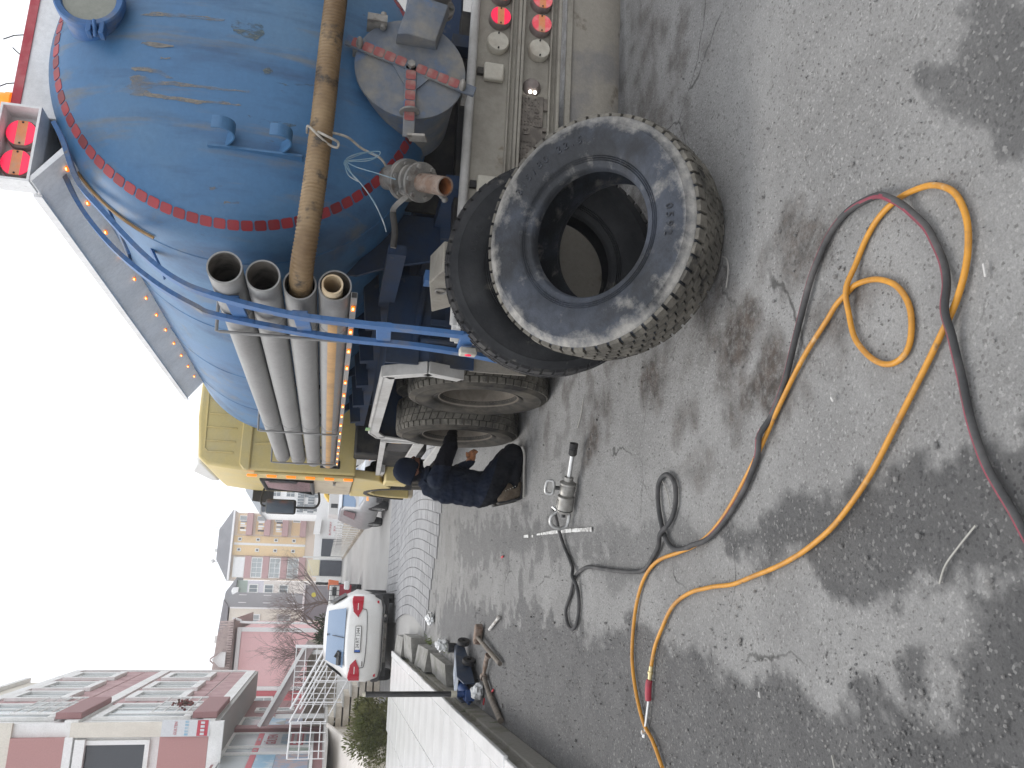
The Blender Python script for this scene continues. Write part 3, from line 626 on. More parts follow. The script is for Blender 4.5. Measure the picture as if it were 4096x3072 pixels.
# --- suction pipes in a rack along the side
PZ = [2.10, 1.935, 1.77, 1.605]
for k, z in enumerate(PZ):
    y0 = (3.70, 3.76, 3.83, 3.80)[k]; y1 = (9.32, 9.46, 9.55, 9.62)[k]
    p = part('suction_pipe', MB().lathe([(0.071, .12), (0.071, 0), (0.0785, 0), (0.0785, y1 - y0), (0.07, y1 - y0 + .005), (.001, y1 - y0 + .006)], (1.40, y0, z), (0, 1, 0), 40), 'pipe_grey', truck)
    part('bore', MB().lathe([(0.0705, .004), (0.0705, 1.6), (.001, 1.6)], (1.40, y0, z), (0, 1, 0), 40), 'pipe_inside', p)
    for yy in (y0 + .55, 7.25, 9.15): part('collar', MB().lathe([(.078, -.02), (.0815, -.018), (.0815, .018), (.078, .02)], (1.40, yy, z), (0, 1, 0), 40), 'pipe_grey', p)
    if k == 3:
        part('inner_tube', MB().lathe([(0.042, .35), (0.042, 0), (0.050, 0), (0.050, .35)], (1.385, y0 - .055, z + .012), (0, 1, 0), 32), 'cardboard_cream', p)
        ts = MB(); tv = []
        for k2 in range(7): a = R(-16 + 6 * k2); tv += [(1.40 - .0800 * math.cos(a), y0 + .30, z + .08 * math.sin(a)), (1.40 - .0800 * math.cos(a), y1 - .02, z + .08 * math.sin(a))]
        ts.add(tv, [(2 * i, 2 * i + 1, 2 * i + 3, 2 * i + 2) for i in range(6)]); part('tape_stripe', ts, 'tape_tan', p)
# wire brackets that hold the pipes
for yy, zt in ((4.42, 2.0), (7.35, 2.16), (9.25, 2.16)):
    mb = MB().tube([(1.55, yy, 2.22), (1.31, yy, 2.21), (1.308, yy, 2.19), (1.308, yy, 1.54), (1.312, yy, 1.525), (1.52, yy, 1.52)], .009, 8)
    part('wire_bracket', mb, 'pipe_grey', truck)
for yy in (4.6, 6.3, 7.4, 9.2): part('pipe_cradle', MB().box(1.485, 1.505, yy, yy + .06, 1.5, 2.2), 'dark_steel', truck)
# light bar under the pipes
lb = part('light_bar', MB().box(1.345, 1.375, 3.80, 9.55, 1.497, 1.527), 'pipe_grey', truck)
part('bar_mouth', MB().box(1.348, 1.372, 3.797, 3.803, 1.500, 1.524), 'dark_steel', lb)
def amber(x, y, z, parent, sx=.012, sy=.02, sz=.011):
    a = part('amber_lamp', MB().obox((x, y, z), (sx, sy, sz)), 'amber_lit', parent, bevel=.003)
    part('bulb', MB().obox((x - sx * .72, y - sy * .75, z), (sx * .4, sy * .4, sz * .45)), 'amber_core', a)
for k in range(15): amber(1.336, 3.93 + .385 * k, 1.512, lb, .010, .020, .010)
# --- walkway deck along the top
dk = part('walkway_deck', MB().prism([(1.85, 3.06), (2.03, 2.925), (2.05, 2.95), (1.86, 3.082)], lambda u, v, d_: (u, d_, v), 3.995, 8.75), 'deck_under', truck, bevel=.002)
part('deck_rim', MB().box(1.832, 1.846, 4.13, 8.76, 3.05, 3.09), 'deck_white', dk)
part('deck_floor', MB().box(1.87, 3.4, 4.13, 8.75, 3.10, 3.115), 'deck_white', dk)
for k in range(12): amber(1.985, 4.10 + .385 * k, 2.950, dk, .009, .017, .007)
rp = part('rear_panel', MB().box(2.246, 3.95, 4.095, 4.115, 2.99, 3.255), 'deck_white', truck)
part('red_stripe', MB().box(2.246, 3.95, 4.088, 4.094, 3.208, 3.252), 'red_paint', rp)
lbx = MB().box(1.845, 1.857, 3.99, 4.12, 3.07, 3.252).box(2.233, 2.245, 3.99, 4.12, 3.07, 3.252).box(1.857, 2.233, 3.99, 4.12, 3.07, 3.082).box(1.857, 2.233, 3.99, 4.12, 3.240, 3.252).box(1.857, 2.233, 4.105, 4.12, 3.082, 3.240)
lbo = part('lamp_housing', lbx, 'deck_white', truck)
lamp(2.125, 3.163, 'red', lbo, .076, 4.10, 0); lamp(1.965, 3.163, 'red', lbo, .076, 4.10, 0)
part('beacon', MB().cyl((2.32, 4.12, 3.255), (2.32, 4.12, 3.28), .05, n=20).lathe([(.045, 0), (.043, .06), (.03, .085), (.001, .09)], (2.32, 4.12, 3.282), (0, 0, 1), 20), 'amber_lit', truck)
mb = MB()
for x, dx, h in ((2.42, -.04, .07), (2.70, -.05, .09), (2.58, .03, .04)): mb.tube([(x, 4.10, 3.25), (x + dx * .4, 4.09, 3.25 + h * .5), (x + dx, 4.09, 3.25 + h)], .003, 5)
part('loose_wire', mb, 'dark_steel', truck)
# --- tank saddles, chassis, axles
mb = MB().prism([(1.78, 1.56), (2.05, 1.36), (2.20, 1.28), (2.20, 1.02), (1.93, 1.02), (1.86, 1.30), (1.78, 1.50)], lambda u, v, d_: (u, d_, v), 4.62, 4.65)
part('saddle', mb, 'blue_dusty_shaded', truck); mb = MB()
mb.prism([(2 * TX - u, v) for u, v in [(1.78, 1.56), (2.05, 1.36), (2.20, 1.28), (2.20, 1.02), (1.93, 1.02), (1.86, 1.30), (1.78, 1.50)]], lambda u, v, d_: (u, d_, v), 4.62, 4.65)
part('saddle', mb, 'blue_dusty_shaded', truck)
for yy in (5.8, 7.3, 8.8):
    mb = MB().prism([(1.80, 1.62), (2.2, 1.26), (3.06, 1.26), (3.46, 1.62), (3.3, 1.1), (1.96, 1.1)], lambda u, v, d_: (u, d_, v), yy, yy + .04); part('saddle', mb, 'blue_dusty_shaded', truck)
for s in (-1, 1): part('chassis_rail', MB().box(TX + s * .45 - .04, TX + s * .45 + .04, 4.10, 12.3, .78, 1.06), 'blue_dusty_shaded', truck)
part('cross_member', MB().box(1.9, 3.36, 4.2, 4.3, .85, 1.0), 'dark_steel', truck)
part('back_plate', MB().box(2.2, 3.75, 4.55, 4.58, .95, 1.30), 'dark_steel', truck)
part('tool_box', MB().box(3.1, 3.85, 4.35, 5.0, .98, 1.30), 'blue_dusty_shaded', truck, bevel=.01)
part('side_rail', MB().box(1.80, 1.86, 4.3, 9.4, 1.24, 1.34), 'blue_dusty_shaded', truck)
for yy in (5.25, 6.1, 6.9, 7.7, 8.5): part('outrigger', MB().bar((1.66, yy, 1.36), (2.2, yy, 1.42), .09, .10), 'blue_dusty_shaded', truck)
# mudguard back panels
part('mudguard_back', MB().box(1.40, 2.0, 5.10, 5.12, 1.065, 1.275), 'blue_dusty_shaded', truck)
part('mudguard_back', MB().box(1.40, 2.02, 5.13, 5.15, .70, 1.055), 'blue_dusty_shaded', truck)
part('mudguard_post', MB().cyl((1.56, 5.08, 1.06), (1.56, 5.08, .70), .02, n=10).cyl((1.50, 5.09, 1.10), (1.98, 5.09, 1.045), .022, n=10), 'blue_dusty_shaded', truck)
part('mudguard_post', MB().box(1.66, 1.70, 5.06, 5.10, .72, 1.0), 'blue_dusty_shaded', truck)
part('mud_flap', MB().prism([(1.40, .72), (1.95, .72), (1.93, .22), (1.46, .26), (1.40, .34)], lambda u, v, d_: (u, d_, v), 5.17, 5.18), 'plate_beige', truck)
# --- fender over the rear wheels
fp = [(5.19, .76), (5.09, 1.0), (5.27, 1.27), (7.33, 1.25), (7.56, 1.17), (7.74, .76)]
def thick(poly, t, fn, d0, d1, mb):
    for (a0, b0), (a1, b1) in zip(poly, poly[1:]):
        v = Vector((a1 - a0, b1 - b0)).normalized(); n = Vector((v.y, -v.x)) * t
        mb.prism([(a0, b0), (a1, b1), (a1 + n.x, b1 + n.y), (a0 + n.x, b0 + n.y)], fn, d0, d1)
    return mb
fnY = lambda u, v, d_: (d_, u, v)
fen = part('fender', thick(fp, .012, fnY, 1.362, 2.02, MB()), 'blue_dusty_shaded', truck)
part('fender_edge', thick(fp, .075, fnY, 1.345, 1.361, MB()), 'white_steel', fen, bevel=.003)
part('fender_lip', thick(fp, -.018, fnY, 1.34, 1.42, MB()), 'white_steel', fen, bevel=.003)
part('decal', MB().box(1.334, 1.339, 7.05, 7.18, 1.262, 1.30), mat('decal_green', (0.12, 0.35, 0.15), .6, col2=(.45, .4, .2), scale=30), fen)

# --- tyres
mat('tyre_black', (0.018, 0.019, 0.021), spec=0.2, rough=0.7, col2=(0.036, 0.037, 0.039), scale=5, lo=.42, hi=.7, col3=(0.17, 0.155, 0.135), scale3=7, lo3=.62, hi3=.75, bump=.2, bscale=80)
mat('tyre_dusty', (0.035, 0.033, 0.031), spec=0.15, rough=0.88, col2=(0.095, 0.085, 0.070), scale=4.5, lo=.40, hi=.68, bump=.25, bscale=80)
mat('tyre_muddy', (0.026, 0.028, 0.032), spec=0.28, rough=0.60, col2=(0.048, 0.055, 0.070), scale=3.2, lo=.45, hi=.62, col3=(0.17, 0.163, 0.15), scale3=8.5, lo3=.60, hi3=.76, stretch3=(1, 1, 1), bump=.35, bscale=70, grain=.2)
def muddy():
    m = MATS['tyre_muddy']; N = m.node_tree.nodes; L = m.node_tree.links
    tc = next(n for n in N if n.type == 'TEX_COORD'); b = N['Principled BSDF']; src = b.inputs['Base Color'].links[0].from_socket
    cr = N.new('ShaderNodeVectorMath'); cr.operation = 'MULTIPLY'; cr.inputs[1].default_value = (1, 1, 0); L.new(tc.outputs['Object'], cr.inputs[0])
    ln = N.new('ShaderNodeVectorMath'); ln.operation = 'LENGTH'; L.new(cr.outputs[0], ln.inputs[0])
    r1 = N.new('ShaderNodeMapRange'); r1.inputs['From Min'].default_value = .44; r1.inputs['From Max'].default_value = .50; r1.inputs['To Min'].default_value = 0.0; r1.inputs['To Max'].default_value = .27; L.new(ln.outputs['Value'], r1.inputs['Value'])
    r0 = N.new('ShaderNodeMapRange'); r0.inputs['From Min'].default_value = .513; r0.inputs['From Max'].default_value = .520; r0.inputs['To Min'].default_value = 1.0; r0.inputs['To Max'].default_value = -1.2; L.new(ln.outputs['Value'], r0.inputs['Value'])
    mm0 = N.new('ShaderNodeMath'); mm0.operation = 'MULTIPLY'; L.new(r1.outputs[0], mm0.inputs[0]); L.new(r0.outputs[0], mm0.inputs[1])
    nz = N.new('ShaderNodeTexNoise'); nz.inputs['Scale'].default_value = 9; nz.inputs['Detail'].default_value = 9; nz.inputs['Roughness'].default_value = .68; L.new(tc.outputs['Object'], nz.inputs['Vector'])
    ad = N.new('ShaderNodeMath'); L.new(nz.outputs['Fac'], ad.inputs[0]); L.new(mm0.outputs[0], ad.inputs[1])
    r2 = N.new('ShaderNodeMapRange'); r2.inputs['From Min'].default_value = .56; r2.inputs['From Max'].default_value = .86; L.new(ad.outputs[0], r2.inputs['Value'])
    mx = N.new('ShaderNodeMixRGB'); L.new(r2.outputs[0], mx.inputs[0]); L.new(src, mx.inputs[1]); mx.inputs[2].default_value = (.29, .278, .255, 1); L.new(mx.outputs[0], b.inputs['Base Color'])
muddy()
mat('tread_muddy', (0.105, 0.098, 0.085), spec=0.2, rough=0.9, col2=(0.20, 0.186, 0.158), scale=7, lo=.42, hi=.7, col3=(0.040, 0.038, 0.036), scale3=9, lo3=.53, hi3=.68, bump=.4, bscale=120, grain=.2)
mat('tread_black', (0.030, 0.030, 0.032), spec=0.2, rough=0.85, col2=(0.060, 0.058, 0.055), scale=8, bump=.3, bscale=100)
def tyre_carcass(n=96):
    o = [(.286, .10), (.290, .118), (.300, .128), (.312, .130), (.318, .137), (.322, .132), (.327, .139), (.331, .134), (.336, .142), (.340, .137), (.348, .146), (.385, .156), (.43, .160), (.468, .154), (.476, .157), (.484, .150), (.502, .143), (.514, .138), (.522, .122), (.526, .06), (.527, 0)]
    o = o + [(r, -w) for r, w in reversed(o[:-1])]
    inn = [(.284, -.085), (.30, -.095), (.36, -.125), (.44, -.130), (.495, -.105), (.508, -.05), (.510, 0)]
    inn = inn + [(r, -w) for r, w in reversed(inn[:-1])]
    return MB().lathe(o + inn, (0, 0, 0), (0, 0, 1), n, closed=True)
def tread(rows, nb, h=.011, seed=1, shoulder=True):
    mb = MB(); rnd = random.Random(seed)
    for ri, (w0, w1, gap, off, skew) in enumerate(rows):
        for k in range(nb):
            a0 = 2 * math.pi * (k + off + gap / 2) / nb; a1 = 2 * math.pi * (k + 1 + off - gap / 2) / nb
            hh = h * rnd.uniform(.8, 1.05); vs = []
            rb = lambda w: .523 if abs(w) < .1 else .512
            rt = lambda w: .524 + hh if abs(w) < .115 else .520 + hh * .62
            for r_f in (rb, rt):
                for a, w in ((a0, w0), (a1, w0), (a1 + skew * 2 * math.pi / nb, w1), (a0 + skew * 2 * math.pi / nb, w1)):
                    r = r_f(w); vs.append((r * math.cos(a), r * math.sin(a), w))
            mb.add(vs, [(0, 3, 2, 1), (4, 5, 6, 7), (0, 1, 5, 4), (1, 2, 6, 5), (2, 3, 7, 6), (3, 0, 4, 7)])
    return mb
rowsA = [(-.137, -.094, .24, 0, .1), (-.086, -.052, .18, .5, .2), (-.044, -.004, .18, .1, .2), (.004, .044, .18, .6, .2), (.052, .086, .18, .2, .2), (.094, .137, .24, .7, .1)]
carc_me = tyre_carcass().mesh('carcass', angle=50)
treadA = tread(rowsA, 56, .018).mesh('tread', angle=25)
treadB = tread([(-.136, -.095, .22, 0, 0), (-.088, -.035, .16, .5, .3), (-.028, .028, .16, .2, .3), (.035, .088, .16, .6, .3), (.095, .136, .22, .4, 0)], 52, seed=2).mesh('tread', angle=25)
rim_me = MB().lathe([(.286, .10), (.296, .128), (.306, .130), (.308, .122), (.296, .10), (.284, .09), (.276, .0), (.268, -.05), (.255, -.075), (.20, -.085), (.16, -.075), (.14, -.02), (.138, .015), (.12, .03), (.001, .034)], (0, 0, 0), (0, 0, 1), 64).mesh('rim', angle=45)
nut_mb = MB()
for k in range(10): a = R(36 * k); nut_mb.cyl((.172 * math.cos(a), .172 * math.sin(a), -.08), (.172 * math.cos(a), .172 * math.sin(a), -.045), .016, n=6)
nuts_me = nut_mb.mesh('wheel_nuts')
mat('rim_dusty_shaded', (0.13, 0.113, 0.092), spec=0.25, rough=0.8, col2=(0.18, 0.158, 0.132), scale=4, col3=(0.12, 0.10, 0.08), scale3=9)  # dusty rim, base colour lowered to hold the shade around the wheels
def put(me, m, name, parent, M=None, label=None):
    if len(me.materials) and me.materials[0] != MATS[m]: me = me.copy(); me.materials.clear()
    return obj(name, me, m, parent, label, M=M)
def wheel(x, y, z, side, tm, trm, simple=False):
    q = Matrix.Translation((x, y, z)) @ (Matrix.Rotation(-math.pi / 2, 4, 'Y') if side < 0 else Matrix.Rotation(math.pi / 2, 4, 'Y'))
    w = put(rim_me, 'rim_dusty_shaded', 'wheel', truck, q)
    ROOTW.pop(w.name, None)
    put(carc_me, tm, 'tyre', w)
    put(treadB, trm, 'tread', w)
    if not simple: put(nuts_me, 'rim_dusty_shaded', 'wheel_nuts', w)
    return w
carc_me.materials.append(MATS['tyre_dusty']); treadB.materials.append(MATS['tread_muddy']); rim_me.materials.append(MATS['rim_dusty_shaded']); nuts_me.materials.append(MATS['rim_dusty_shaded'])
for yy in (5.98, 7.28):
    wheel(1.545 if yy < 6 else 1.44, yy if yy < 6 else 7.0, .515, -1, 'tyre_dusty', 'tread_muddy'); wheel(1.88, yy, .515, 1, 'tyre_dusty', 'tread_muddy', True)
    wheel(3.715, yy, .515, 1, 'tyre_dusty', 'tread_muddy', True); wheel(3.38, yy, .515, -1, 'tyre_dusty', 'tread_muddy', True)
    part('axle', MB().cyl((1.7, yy, .52), (3.56, yy, .52), .09, n=16).sphere((TX, yy, .52), .2, 16, 10), 'dark_steel', truck)
wheel(1.56, 11.55, .515, -1, 'tyre_dusty', 'tread_muddy'); wheel(3.70, 11.55, .515, 1, 'tyre_dusty', 'tread_muddy', True)
# --- side frame, battery box and guard rails between fender and cab
sf = part('side_frame', MB().bar((1.38, 7.82, 1.10), (1.38, 10.4, 1.0), .05, .05).bar((1.38, 7.82, 1.10), (1.38, 7.82, .72), .05, .05), 'white_steel', truck)
part('guard_rail', MB().box(1.365, 1.39, 7.9, 9.5, .70, .80), 'white_steel', truck, bevel=.004)
part('guard_rail', MB().box(1.365, 1.39, 7.9, 9.5, .48, .57), 'white_steel', truck, bevel=.004)
bt = part('battery_box', MB().box(1.42, 1.75, 8.1, 8.75, .66, 1.03), 'black_plastic', truck, bevel=.01)
part('cable', MB().tube(spline([(1.45, 8.0, 1.06), (1.42, 8.3, 1.08), (1.44, 8.6, 1.05), (1.5, 8.8, .9)], 6), .015, 8), 'white_steel', bt)
part('sticker', MB().box(1.415, 1.419, 8.13, 8.22, .90, 1.0), 'tape_tan', bt)
part('fuel_tank', MB().box(1.46, 2.0, 9.0, 10.3, .55, 1.0), 'dark_steel', truck, bevel=.05, seg=3)
part('air_box', MB().box(1.5, 2.1, 9.55, 10.0, 1.02, 1.32), 'dark_steel', truck, bevel=.02)
part('step_plate', MB().box(1.36, 1.6, 10.05, 10.5, .93, .98), 'white_steel', truck, bevel=.01)
# --- cab
CY = 9.98
cabp = [(1.30, 1.28), (1.30, 2.58), (1.345, 2.98), (1.42, 3.08), (1.9, 3.13), (2 * TX - 1.9, 3.13), (2 * TX - 1.42, 3.08), (2 * TX - 1.345, 2.98), (2 * TX - 1.30, 2.58), (2 * TX - 1.30, 1.28)]
cab = part('cab', MB().prism(cabp, lambda u, v, d_: (u, d_, v), CY, CY + 2.15), 'cab_yellow', truck, bevel=.035, seg=3)
part('cab_shelf', MB().prism([(1.30, 2.50), (1.30, 2.56), (1.37, 2.62), (3.89, 2.62), (3.96, 2.56), (3.96, 2.50)], lambda u, v, d_: (u, d_, v), CY - .035, CY - .002), 'cab_yellow', cab, bevel=.012)
mb = MB()
for x in (1.62, 1.78, 1.94, 2.10, 2.26): part('rib', MB().box(x, x + .014, CY - .012, CY + .01, 2.68, 3.02), 'cab_yellow', cab, bevel=.004)
for x in (1.78, 1.90, 2.06): part('rib', MB().box(x, x + .016, CY - .012, CY + .01, 1.95, 2.42), 'cab_yellow', cab, bevel=.004)
part('panel_edge', MB().tube(spline([(1.62, CY - .004, 2.46), (1.66, CY - .004, 2.10), (1.72, CY - .004, 2.0), (2.2, CY - .004, 1.98)], 6), .014, 6).tube([(1.50, CY - .004, 2.7), (1.50, CY - .004, 2.98), (1.54, CY - .004, 3.02), (2.3, CY - .004, 3.04)], .010, 6), 'cab_yellow', cab)
part('vent', MB().box(1.37, 1.47, CY - .014, CY + .005, 1.47, 1.70), 'black_plastic', cab, bevel=.02, seg=3)
mb = MB()
for k in range(9): part('vent_slat', MB().box(1.385, 1.455, CY - .018, CY - .013, 1.49 + .022 * k, 1.50 + .022 * k), 'dark_steel', cab)
for k in range(6): 
    z = 1.36 + .222 * k; a = part('amber_lamp', MB().obox((1.252, CY + .06, z), (.012, .035, .055)), 'amber_lit', cab, bevel=.004)
# left side of the cab: door, window, handle
part('door', MB().prism([(CY + .35, 1.30), (CY + .35, 2.42), (CY + 1.55, 2.42), (CY + 1.85, 1.75), (CY + 1.85, 1.30)], lambda u, v, d_: (d_, u, v), 1.268, 1.296), 'cab_beige', cab, bevel=.01)
dw = part('door_window', MB().prism([(CY + .45, 1.82), (CY + .45, 2.36), (CY + 1.45, 2.36), (CY + 1.70, 1.82)], lambda u, v, d_: (d_, u, v), 1.255, 1.272), 'dark_glass', cab)
part('window_frame', MB().tube([(1.258, CY + .42, 1.79), (1.258, CY + .42, 2.39), (1.258, CY + 1.48, 2.39), (1.258, CY + 1.76, 1.79)], .025, 8, closed=True), 'black_plastic', dw)
part('door_handle', MB().obox((1.25, CY + .5, 1.52), (.02, .06, .018)), 'grey_steel', cab, bevel=.005)
part('side_panel', MB().box(1.262, 1.298, CY + .02, CY + .33, 1.30, 2.45), 'cab_yellow', cab, bevel=.01)
part('roof_deflector', MB().prism([(CY + .5, 3.17), (CY + 1.3, 3.34), (CY + 2.2, 3.22), (CY + 2.25, 3.10), (CY + .5, 3.10)], lambda u, v, d_: (d_, u, v), 1.42, 3.84), 'cab_white', cab, bevel=.03, seg=2)
part('sun_visor', MB().prism([(CY + 2.1, 2.62), (CY + 2.45, 2.40), (CY + 2.45, 2.36), (CY + 2.1, 2.5)], lambda u, v, d_: (d_, u, v), 1.15, 3.95), 'black_plastic', cab)
part('lower_cab', MB().prism([(CY + .15, 1.29), (CY + 2.15, 1.29), (CY + 2.15, .45), (CY + 2.05, .45), (CY + 2.02, .70), (CY + 1.9, .93), (CY + 1.6, 1.02), (CY + 1.3, .95), (CY + 1.10, .75), (CY + .95, .80), (CY + .3, .98)], lambda u, v, d_: (d_, u, v), 1.285, 1.40), 'cab_yellow', cab, bevel=.012)
part('cab_step', MB().box(1.27, 1.5, CY + .2, CY + .62, .62, .92), 'cab_yellow', cab, bevel=.02)
part('front_bumper', MB().box(1.30, 3.96, CY + 2.08, CY + 2.3, .38, .95), 'cab_beige', cab, bevel=.03, seg=2)
arch = [(CY + 1.57 + .62 * math.cos(a), .45 + .62 * math.sin(a)) for a in np.linspace(.1, math.pi - .1, 14)]
part('wheel_arch', thick(arch, .05, lambda u, v, d_: (d_, u, v), 1.27, 1.62, MB()), 'black_plastic', cab)
part('engine_block', MB().box(1.9, 3.3, 10.0, 12.0, .6, 1.25), 'dark_steel', truck)
mir = part('mirror', MB().obox((1.045, 11.62, 2.20), (.10, .045, .20)), 'black_plastic', cab, bevel=.035, seg=3)
part('mirror_glass', MB().obox((1.045, 11.573, 2.205), (.088, .004, .182)), mat('mirror_glass', (0.10, 0.115, 0.13), 0.10, metal=.8, grain=0), mir, bevel=.02)
part('mirror_arm', MB().tube(spline([(1.29, 11.7, 1.72), (1.14, 11.66, 1.70), (1.06, 11.64, 1.74), (1.045, 11.64, 1.84), (1.045, 11.64, 2.05)], 6), .016, 8), 'black_plastic', cab)
part('mirror_arm', MB().tube(spline([(1.045, 11.64, 2.38), (1.06, 11.64, 2.45), (1.15, 11.66, 2.47), (1.29, 11.7, 2.44)], 6), .014, 8), 'black_plastic', cab)

# ================================================================ hanging hose, cords
mat('hose_brown', (0.165, 0.102, 0.048), 0.55, col2=(0.27, 0.185, 0.098), scale=4, lo=.4, hi=.65, col3=(0.05, 0.04, 0.03), scale3=10, lo3=.56, hi3=.66, bump=.25, bscale=120)
hpth = spline([(3.35, 3.56, 1.695), (2.95, 3.585, 1.704), (2.57, 3.60, 1.716), (2.187, 3.61, 1.722), (1.83, 3.63, 1.734), (1.60, 3.66, 1.748), (1.47, 3.74, 1.762), (1.415, 3.88, 1.768), (1.40, 4.10, 1.769), (1.40, 4.35, 1.769)], 40)
# resample evenly so that each rib of the winding is one turn of the profile
L_ = [0.0]
for a, b in zip(hpth, hpth[1:]): L_.append(L_[-1] + (b - a).length)
nr = int(L_[-1] / 0.0045); pts = []; rad = []; j = 0
for k in range(nr + 1):
    t = L_[-1] * k / nr
    while j < len(L_) - 2 and L_[j + 1] < t: j += 1
    u = (t - L_[j]) / max(1e-9, L_[j + 1] - L_[j]); pts.append(hpth[j].lerp(hpth[j + 1], u)); rad.append(.0530 + (.0032, .0012, -.0026, .0012)[k % 4] + .0007 * noise.noise(Vector((t * 9, 0, 0))))
tag(part('suction_hose', MB().tube(pts, rad, 28), 'hose_brown', None, angle=80), 'ribbed brown suction hose laid across the blue tank end into a pipe', 'hose')
mat('rope_grey', (0.42, 0.39, 0.34), .85, col2=(0.28, 0.25, 0.21), scale=30)
mat('cord_blue', (0.16, 0.26, 0.33), .8, col2=(0.30, 0.33, 0.34), scale=12)
yq = 3.545
rp_ = spline([(2.065, 3.80, 1.405), (2.07, 3.74, 1.44), (2.085, 3.70, 1.53), (2.10, 3.64, 1.60), (2.09, 3.60, 1.68), (2.07, 3.57, 1.735), (2.04, 3.545, 1.70), (2.03, 3.56, 1.655), (2.03, 3.58, 1.64), (2.01, 3.59, 1.645), (2.02, 3.58, 1.69), (2.06, 3.545, 1.76), (2.09, 3.57, 1.785), (2.095, 3.64, 1.79)], 6)
tag(part('tie_rope', MB().tube(rp_, .006, 8), 'rope_grey'), 'pale rope tied round the brown hose beside the valve', 'rope')
bc = []
bc.append(spline([(1.90, 3.62, 1.36), (1.92, 3.62, 1.45), (1.95, 3.64, 1.55), (1.99, 3.66, 1.60), (2.03, 3.66, 1.55), (2.06, 3.67, 1.47), (2.06, 3.67, 1.44), (2.03, 3.67, 1.46), (2.0, 3.66, 1.54), (1.985, 3.66, 1.605)], 6))
bc.append(spline([(1.985, 3.66, 1.605), (2.02, 3.67, 1.56), (2.05, 3.67, 1.50), (2.035, 3.67, 1.455), (2.0, 3.66, 1.50), (1.98, 3.66, 1.60), (1.95, 3.65, 1.60), (1.90, 3.64, 1.58), (1.87, 3.63, 1.535)], 6))
bc.append(spline([(1.985, 3.66, 1.605), (1.93, 3.64, 1.585), (1.87, 3.63, 1.53), (1.80, 3.64, 1.47), (1.72, 3.68, 1.41), (1.66, 3.70, 1.385)], 6))
bc.append(spline([(1.985, 3.66, 1.60), (1.90, 3.64, 1.56), (1.86, 3.63, 1.52), (1.78, 3.65, 1.45), (1.68, 3.70, 1.39)], 6))
mb = MB()
for q in bc: mb.tube(q, .0026, 6)
tag(part('blue_string', mb, 'cord_blue'), 'thin blue string knotted round the valve lever', 'string')
# ================================================================ LOOSE TYRES
def tyre_M(C, az, el, spin=0.0):
    n = Vector((math.cos(el) * math.sin(az), -math.cos(el) * math.cos(az), math.sin(el)))
    x = n.cross(Vector((0, 0, 1))).normalized(); y = n.cross(x)
    M = Matrix((x, y, n)).transposed().to_4x4() @ Matrix.Rotation(spin, 4, 'Z'); M.translation = Vector(C); return M
def loose_tyre(label, M, cm, tm, letters):
    t = thing('loose_tyre', label, 'tyre', group='loose tyres at the truck tail', world=False, M=M)
    c = put(carc_me, cm, 'carcass', t); put(treadA, tm, 'tread', t)
    for txt, deg, rad, size in letters:
        for k, ch in enumerate(txt):
            if ch == ' ': continue
            a = R(deg) - k * size * .74 / rad
            F = Matrix.Rotation(a - math.pi / 2, 4, 'Z') @ Matrix.Translation((0, rad, .1592)) 
            text('lettering', ch, size, MATS[cm], c, F, .0035)
    return t
carc_me.materials.clear(); carc_me.materials.append(MATS['tyre_dusty'])
treadA.materials.append(MATS['tread_muddy'])
loose_tyre('muddy loose truck tyre lying tilted in front of the other', tyre_M((1.555, 3.285, .445), -.16, .82, .4), 'tyre_muddy', 'tread_muddy',
           [('315/80', 215, .415, .052), ('22.5', 178, .415, .05), ('0592', 75, .405, .05)])
loose_tyre('darker loose truck tyre standing upright against the bumper', tyre_M((1.60, 3.825, .535), -.2, .13, 1.1), 'tyre_black', 'tread_black', [('0592', 200, .41, .05)])

# ================================================================ HOSES
mat('hose_yellow', (0.50, 0.225, 0.020), 0.5, col2=(0.33, 0.15, 0.03), scale=9, lo=.45, hi=.75, col3=(0.50, 0.37, 0.20), scale3=13, lo3=.60, hi3=.75, more=[((.16, .10, .05), 26, .62, .72, (1, 1, 1))], grain=.15)
mat('hose_black', (0.045, 0.045, 0.046), spec=0.3, rough=0.7, col2=(0.105, 0.10, 0.098), scale=7, lo=.45, hi=.72)
mat('hose_red', (0.20, 0.035, 0.055), 0.65, col2=(0.10, 0.04, 0.045), scale=8, lo=.45, hi=.7)
def onground(P, r, lift=()):
    q = spline([(x, y, 0) for x, y in P], 8); out = []
    for i, p in enumerate(q):
        z = r + .003
        for cx_, cy_, h, i0, i1 in lift:
            if i0 <= i / 8 <= i1: z += h * math.exp(-((p.x - cx_) ** 2 + (p.y - cy_) ** 2) / .0035)
        wob = r * .35; out.append((p.x + noise.noise(Vector((i * .11, r * 90, 0))) * wob, p.y + noise.noise(Vector((i * .11, 7, r * 90))) * wob, z))
    return out
def cross_lift(P, others, r):
    """height bumps where a later stretch of hose crosses an earlier one"""
    q = [Vector((x, y, 0)) for x, y in P]; L = []
    for i in range(len(q) - 1):
        for S_ in others:
            for j in range(len(S_) - 1):
                if S_ is P and j > i - 3: continue
                a, b, c, d = q[i], q[i + 1], Vector((*S_[j], 0)), Vector((*S_[j + 1], 0))
                den = (b.x - a.x) * (d.y - c.y) - (b.y - a.y) * (d.x - c.x)
                if abs(den) < 1e-9: continue
                t = ((c.x - a.x) * (d.y - c.y) - (c.y - a.y) * (d.x - c.x)) / den; u = ((c.x - a.x) * (b.y - a.y) - (c.y - a.y) * (b.x - a.x)) / den
                if 0 <= t <= 1 and 0 <= u <= 1: p = a + (b - a) * t; L.append((p.x, p.y, 2 * r, i - 1.5, i + 2.5))
    return L
yr = .0088
yel = onground(YEL, yr, cross_lift(YEL, [YEL], yr))
